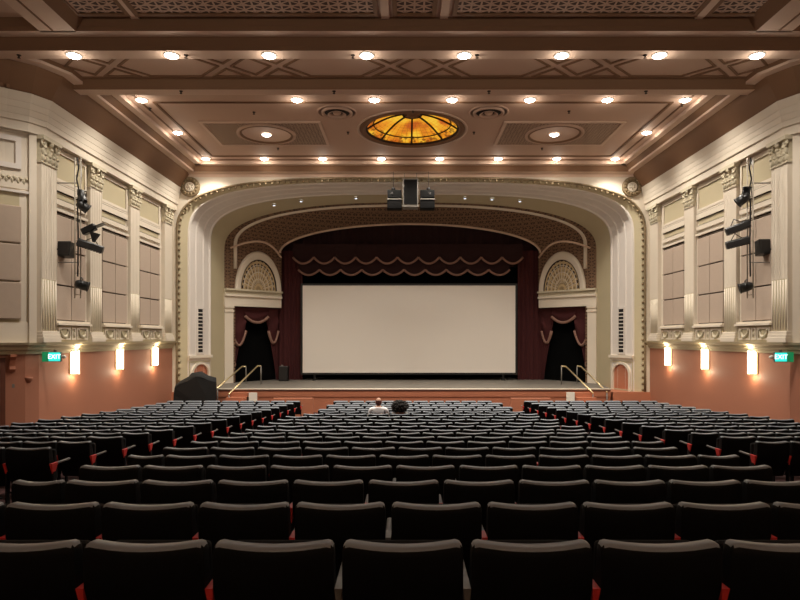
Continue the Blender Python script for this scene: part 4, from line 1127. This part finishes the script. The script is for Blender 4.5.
for k in range(NR):
    d = 2.56+.92*k; z = floor_z(d); hw = halfw(k)
    Lc = CX+.05-hw-.0; Rc = CX+.05+hw
    segs = {}
    if k % 2 == 0:
        ph = -.29 - (.12 if k == 14 else 0)
        g = [ph+.56*j for j in range(-8, 9)]; g = [x for x in g if Lc+.34 < x < Rc-.34]
        e = [max(Lc, g[0]-.56)]+g+[min(Rc, g[-1]+.56)]
    else:
        e = [-.098+.566*j for j in range(-8, 9)]; e = [x for x in e if Lc-.05 < x < Rc+.05]
        if Rc-e[-1] > .35: e.append(Rc)
    segs['c'] = e
    i_ = inner(k)
    for s in (-1, 1):
        a = CX+s*i_; b = CX+s*8.62
        n = 8; off = 0 if k % 2 else .0
        w = abs(b-a)/n
        fs = [.91]*4+[1.09]*4 if k % 2 == 0 else [1.09]*4+[.91]*4
        e2 = [a]
        for q in fs: e2.append(e2[-1]+s*w*q)
        e2 = sorted(e2); segs['l' if s < 0 else 'r'] = e2
    for blk, e in segs.items():
        cells = []
        for a, b in zip(e, e[1:]):
            w = b-a; c = (a+b)/2; mgn = .0
            pl = (a*600/d+405); pr_x = (b*600/d+405)
            if pr_x < -2 or pl > 802:
                if not (k <= 3 and pr_x > -2-w*600/d*1.01 and pl < 802+w*600/d*1.01): continue
            cells.append((a, b))
        if not cells: continue
        whole_left = (cells[0][0] == e[0]); whole_right = (cells[-1][1] == e[-1])
        for j, (a, b) in enumerate(cells):
            w = b-a; c = (a+b)/2
            occ = (k == 14 and blk == 'c' and (abs(c+.69) < .2 or abs(c+.13) < .2))
            if occ: PERSON[round(c, 2)] = (c, d, z)
            rown = ORD[k]
            rowt = 'nearest row' if k == 0 else rown+' row from the camera'
            if blk == 'c':
                if whole_left and j < len(cells)/2 or (whole_left and not whole_right): l = 'black seat, middle block, %s, %s from the left aisle' % (rowt, ORD[j])
                elif whole_right: l = 'black seat, middle block, %s, %s from the right aisle' % (rowt, ORD[len(cells)-1-j])
                else: l = 'black seat, middle block, %s, %s from the picture\'s left edge' % (rowt, ORD[j])
            elif blk == 'l': l = 'black seat, left block, %s, %s from the aisle' % (rowt, ORD[len(cells)-1-j])
            else: l = 'black seat, right block, %s, %s from the aisle' % (rowt, ORD[j])
            if occ: l = 'black theatre seat with the %s person, in the middle block' % ('white-shirted' if c < -.4 else 'curly-haired')
            if k < SPLIT:
                src = proto_flat if occ else proto
                key = 'f' if occ else 'n'
                if key not in protos_used: t = src; protos_used[key] = 1; t.location = (c, d, z); t.scale = (w/NW_, 1, 1); tag(t, l, None, GRP)
                else: t = dup(src, (c, d, z), sx=w/NW_, label=l, group=GRP)
                nseats += 1
                if k <= 1 and blk == 'c' and abs((a+.02)*600/d) < 75:
                    for ch in t.children:
                        if ch.name.startswith('side_standard'):
                            if GSTD is None:
                                GSTD = ch.data.copy()
                                for p in GSTD.polygons:
                                    if p.material_index == 0: p.material_index = 2
                            ch.data = GSTD
                            if 'label' in ch: del ch['label']
            else:
                add_mesh(stuff, LOWB, (c, d, z), w/NW_)
                for ch in proto.children:
                    if not ch.name.startswith('backrest'): add_mesh(stuff, ch.data, (c, d, z), w/NW_)
        if (cells[-1][1] == e[-1]):
            x = cells[-1][1]
            if k < SPLIT:
                l = 'red and black row end of the %s block, %s' % ({'c': 'middle', 'l': 'left', 'r': 'right'}[blk], 'nearest row' if k == 0 else ORD[k]+' row from the camera')
                if 'e' not in protos_used: t = ep; protos_used['e'] = 1; t.location = (x, d, z); tag(t, l, None, 'row end standards')
                else: dup(ep, (x, d, z), label=l, group='row end standards')
            else:
                for ch in ep.children: add_mesh(stuff, ch.data, (x, d, z), 1)
o = stuff.build('theatre_seat_rows', SM, fix=False)
tag(o, 'the farthest rows of small black theatre seats before the stage', 'theatre seats', GRP, 'stuff')
print('seats', nseats, PERSON)

# ------------------------------------------------------------------ people
SKIN = mat('skin', lin(196, 150, 126), 0.6, noise=.05)
SKIN2 = mat('skin_tan', lin(150, 104, 80), 0.6, noise=.05)
SHIRT = mat('white_shirt', lin(242, 238, 240), 0.85, noise=.05, nscale=10)
SHIRT2 = mat('pale_grey_top', lin(150, 146, 142), 0.85)
TROUS = mat('dark_trousers', lin(36, 38, 48), 0.9)
HAIRR = mat('reddish_hair', lin(84, 42, 38), 0.9, noise=.3, nscale=60, bump=.5)
HAIRB = mat('dark_curly_hair', lin(36, 32, 30), 0.95, noise=.4, nscale=50, bump=.8, bscale=40)
def skin_obj(name, verts, edges, radii, material, parent, root=0, sub=2):
    me = bpy.data.meshes.new(name); me.from_pydata(verts, edges, []); me.update()
    o = bpy.data.objects.new(name, me); C.objects.link(o)
    if parent: o.parent = parent
    bpy.context.view_layer.objects.active = o
    sk = o.modifiers.new('Skin', 'SKIN'); sk.use_smooth_shade = True
    if not me.skin_vertices: me.attributes  # layer comes with the modifier
    for i, r in enumerate(radii):
        rr_ = r if isinstance(r, tuple) else (r, r)
        me.skin_vertices[0].data[i].radius = rr_
        me.skin_vertices[0].data[i].use_root = (i == root)
    sb_ = o.modifiers.new('Sub', 'SUBSURF'); sb_.levels = sub; sb_.render_levels = sub
    dg = bpy.context.evaluated_depsgraph_get(); ev = o.evaluated_get(dg)
    nm = bpy.data.meshes.new_from_object(ev); o.modifiers.clear(); o.data = nm
    nm.materials.clear(); nm.materials.append(material)
    for p in nm.polygons: p.use_smooth = True
    return o
def person(cx, y, zf, label, skin, shirt, hair_kind, sh=.20):
    # origin on the floor under the seat; faces +y
    t = thing('person', label, 'person', (cx, y, zf))
    yb = .20
    V_ = [(0, yb+.12, .53), (0, yb+.09, .68), (0, yb+.05, .90), (0, yb+.02, 1.03), (0, yb+.03, 1.09), (0, yb+.05, 1.20), (0, yb+.06, 1.28),
          (-sh, yb+.02, 1.00), (-sh-.05, yb+.10, .74), (-sh-.04, yb+.34, .70), (-sh-.03, yb+.41, .70),
          (sh, yb+.02, 1.00), (sh+.05, yb+.10, .74), (sh+.04, yb+.34, .70), (sh+.03, yb+.41, .70),
          (-.10, yb+.14, .53), (-.13, yb+.55, .54), (-.13, yb+.58, .10), (-.13, yb+.70, .05),
          (.10, yb+.14, .53), (.13, yb+.55, .54), (.13, yb+.58, .10), (.13, yb+.70, .05)]
    E_ = [(0, 1), (1, 2), (2, 3), (3, 4), (4, 5), (5, 6), (3, 7), (7, 8), (8, 9), (9, 10), (3, 11), (11, 12), (12, 13), (13, 14), (0, 15), (15, 16), (16, 17), (17, 18), (0, 19), (19, 20), (20, 21), (21, 22)]
    R_ = [(.15, .11), (.14, .10), (.16, .10), (.10, .07), .055, (.075, .09), (.06, .075), .058, .042, .030, .024, .058, .042, .030, .024, .09, .065, .045, .035, .09, .065, .045, .035]
    body = skin_obj('body', V_, E_, R_, skin, t)
    m = MB(); hz = 1.215; hy = yb+.06
    m.blob((0, hy, hz), (.078, .098, .118), 16, 12); m.blob((0, hy+.1, hz-.015), (.014, .022, .022)); 
    m.blob((0, hy+.07, hz-.08), (.045, .035, .03))
    for q in (-1, 1): m.blob((q*.080, hy-.002, hz-.01), (.014, .024, .034))
    m.build('head', skin, body)
    m = MB()
    for q in (-1, 1): m.blob((q*.030, hy+.088, hz+.012), (.013, .01, .009))
    m.build('eye', WHITE, body)
    m = MB(); m.blob((0, hy+.095, hz-.055), (.026, .008, .007)); m.build('mouth', mat('lips', lin(150, 80, 76), .6), body)
    # shirt: torso and sleeves a little larger than the body
    sv = [0, 1, 2, 3, 7, 8, 11, 12]; mp = {v: i for i, v in enumerate(sv)}
    vs = [V_[v] for v in sv]+[tuple(Vector(V_[8]).lerp(Vector(V_[9]), .25)), tuple(Vector(V_[12]).lerp(Vector(V_[13]), .25)), (0, yb+.025, 1.065)]
    es = [(mp[a], mp[b]) for a, b in E_ if a in mp and b in mp]+[(mp[8], 8), (mp[12], 9), (mp[3], 10)]
    rs = [(.165, .125), (.155, .115), (.178, .118), (.125, .09), .075, .056, .075, .056, .048, .048, .062]
    skin_obj('shirt', vs, es, rs, shirt, body)
    tv = [(0, yb+.12, .53), (-.10, yb+.14, .53), (-.13, yb+.55, .54), (-.13, yb+.58, .14), (.10, yb+.14, .53), (.13, yb+.55, .54), (.13, yb+.58, .14)]
    skin_obj('trousers', tv, [(0, 1), (1, 2), (2, 3), (0, 4), (4, 5), (5, 6)], [(.16, .12), .105, .08, .06, .105, .08, .06], TROUS, body)
    for q in (-1, 1):
        m = MB(); m.blob((q*.13, yb+.66, .045), (.05, .13, .045), 12, 8); m.build('shoe', SHOE, body)
        # hand resting on the arm: palm and five fingers
        hx, hy2, hz2 = q*(sh+.03), yb+.45, .695
        m = MB(); m.blob((hx, hy2, hz2), (.040, .050, .016), 10, 8)
        for f in range(4):
            L_ = (.062, .074, .070, .054)[f]; x = hx+q*(-.028+.019*f)*1.0
            m.tube([(x, hy2+.035, hz2+.002), (x, hy2+.035+L_*.5, hz2+.004), (x, hy2+.035+L_*.85, hz2-.012), (x, hy2+.035+L_, hz2-.030)], [.0095, .009, .008, .006], 7)
        m.tube([(hx-q*.032, hy2-.02, hz2), (hx-q*.056, hy2+.012, hz2-.006), (hx-q*.058, hy2+.045, hz2-.018)], [.012, .0105, .008], 7)
        m.build('hand', skin, body)
    m = MB()
    if hair_kind == 'bald':
        # fringe of hair round the back and sides, bare crown
        pts = []
        for r_, zz_ in ((1.06, -.055), (1.13, -.03), (1.12, .01), (1.06, .045)):
            pts.append([Vector((.078*r_*math.cos(a)*math.sqrt(max(.1, 1-(zz_/.118)**2)), hy+.098*r_*math.sin(a)*math.sqrt(max(.1, 1-(zz_/.118)**2)), hz+zz_)) for a in [PI*.95+PI*1.1*i/18 for i in range(19)]])
        m.smooth = True; m.loft(pts); m.blob((0, hy-.05, hz-.065), (.062, .045, .045), 12, 8)
        m.build('hair', hair_mat, body)
    else:
        rnd = random.Random(3); m.blob((0, hy-.025, hz+.0), (.225, .18, .175), 16, 12)
        for i in range(170):
            a = rnd.uniform(0, 2*PI); u = rnd.uniform(-.75, 1)
            q = math.sqrt(1-u*u); yy = hy-.025+.18*q*math.sin(a)
            if yy > hy+.075 and u < .5: continue
            m.blob((.23*q*math.cos(a), yy, hz+.18*u), rnd.uniform(.028, .044), 6, 4)
        m.build('hair', HAIRB, body)
    return t
hair_mat = HAIRR
ps = sorted(PERSON.values())
if len(ps) == 2:
    c, d, z = ps[0]; t = person(c, d, z, 'balding person in a white shirt seated in the middle block, seen from behind', SKIN, SHIRT, 'bald', .21); t.scale = (.96, .94, .935)
    c, d, z = ps[1]; t = person(c, d, z-.03, 'person with a large dark curly head of hair, seated right of the white shirt', SKIN2, SHIRT2, 'curly', .18); t.scale = (.9, .9, .86)

# ------------------------------------------------------------------ world, camera
w = bpy.data.worlds.new('World'); bpy.context.scene.world = w; w.use_nodes = True
w.node_tree.nodes['Background'].inputs[0].default_value = (.02, .018, .016, 1); w.node_tree.nodes['Background'].inputs[1].default_value = .3
cam = bpy.data.cameras.new('camera'); co = bpy.data.objects.new('camera', cam); C.objects.link(co)
co.location = (0, 0, ZE); co.rotation_euler = (PI/2, 0, 0)
cam.sensor_width = 36; cam.lens = 27.0; cam.shift_x = -5/800; cam.shift_y = 38/800; cam.clip_end = 200
sc = bpy.context.scene; sc.camera = co
sc.view_settings.view_transform = 'Standard'; sc.view_settings.look = 'None'; sc.view_settings.gamma = 1; sc.view_settings.use_curve_mapping = False
sc.view_settings.exposure = 0.08
sc.cycles.max_bounces = 8; sc.cycles.diffuse_bounces = 5; sc.cycles.sample_clamp_indirect = 4
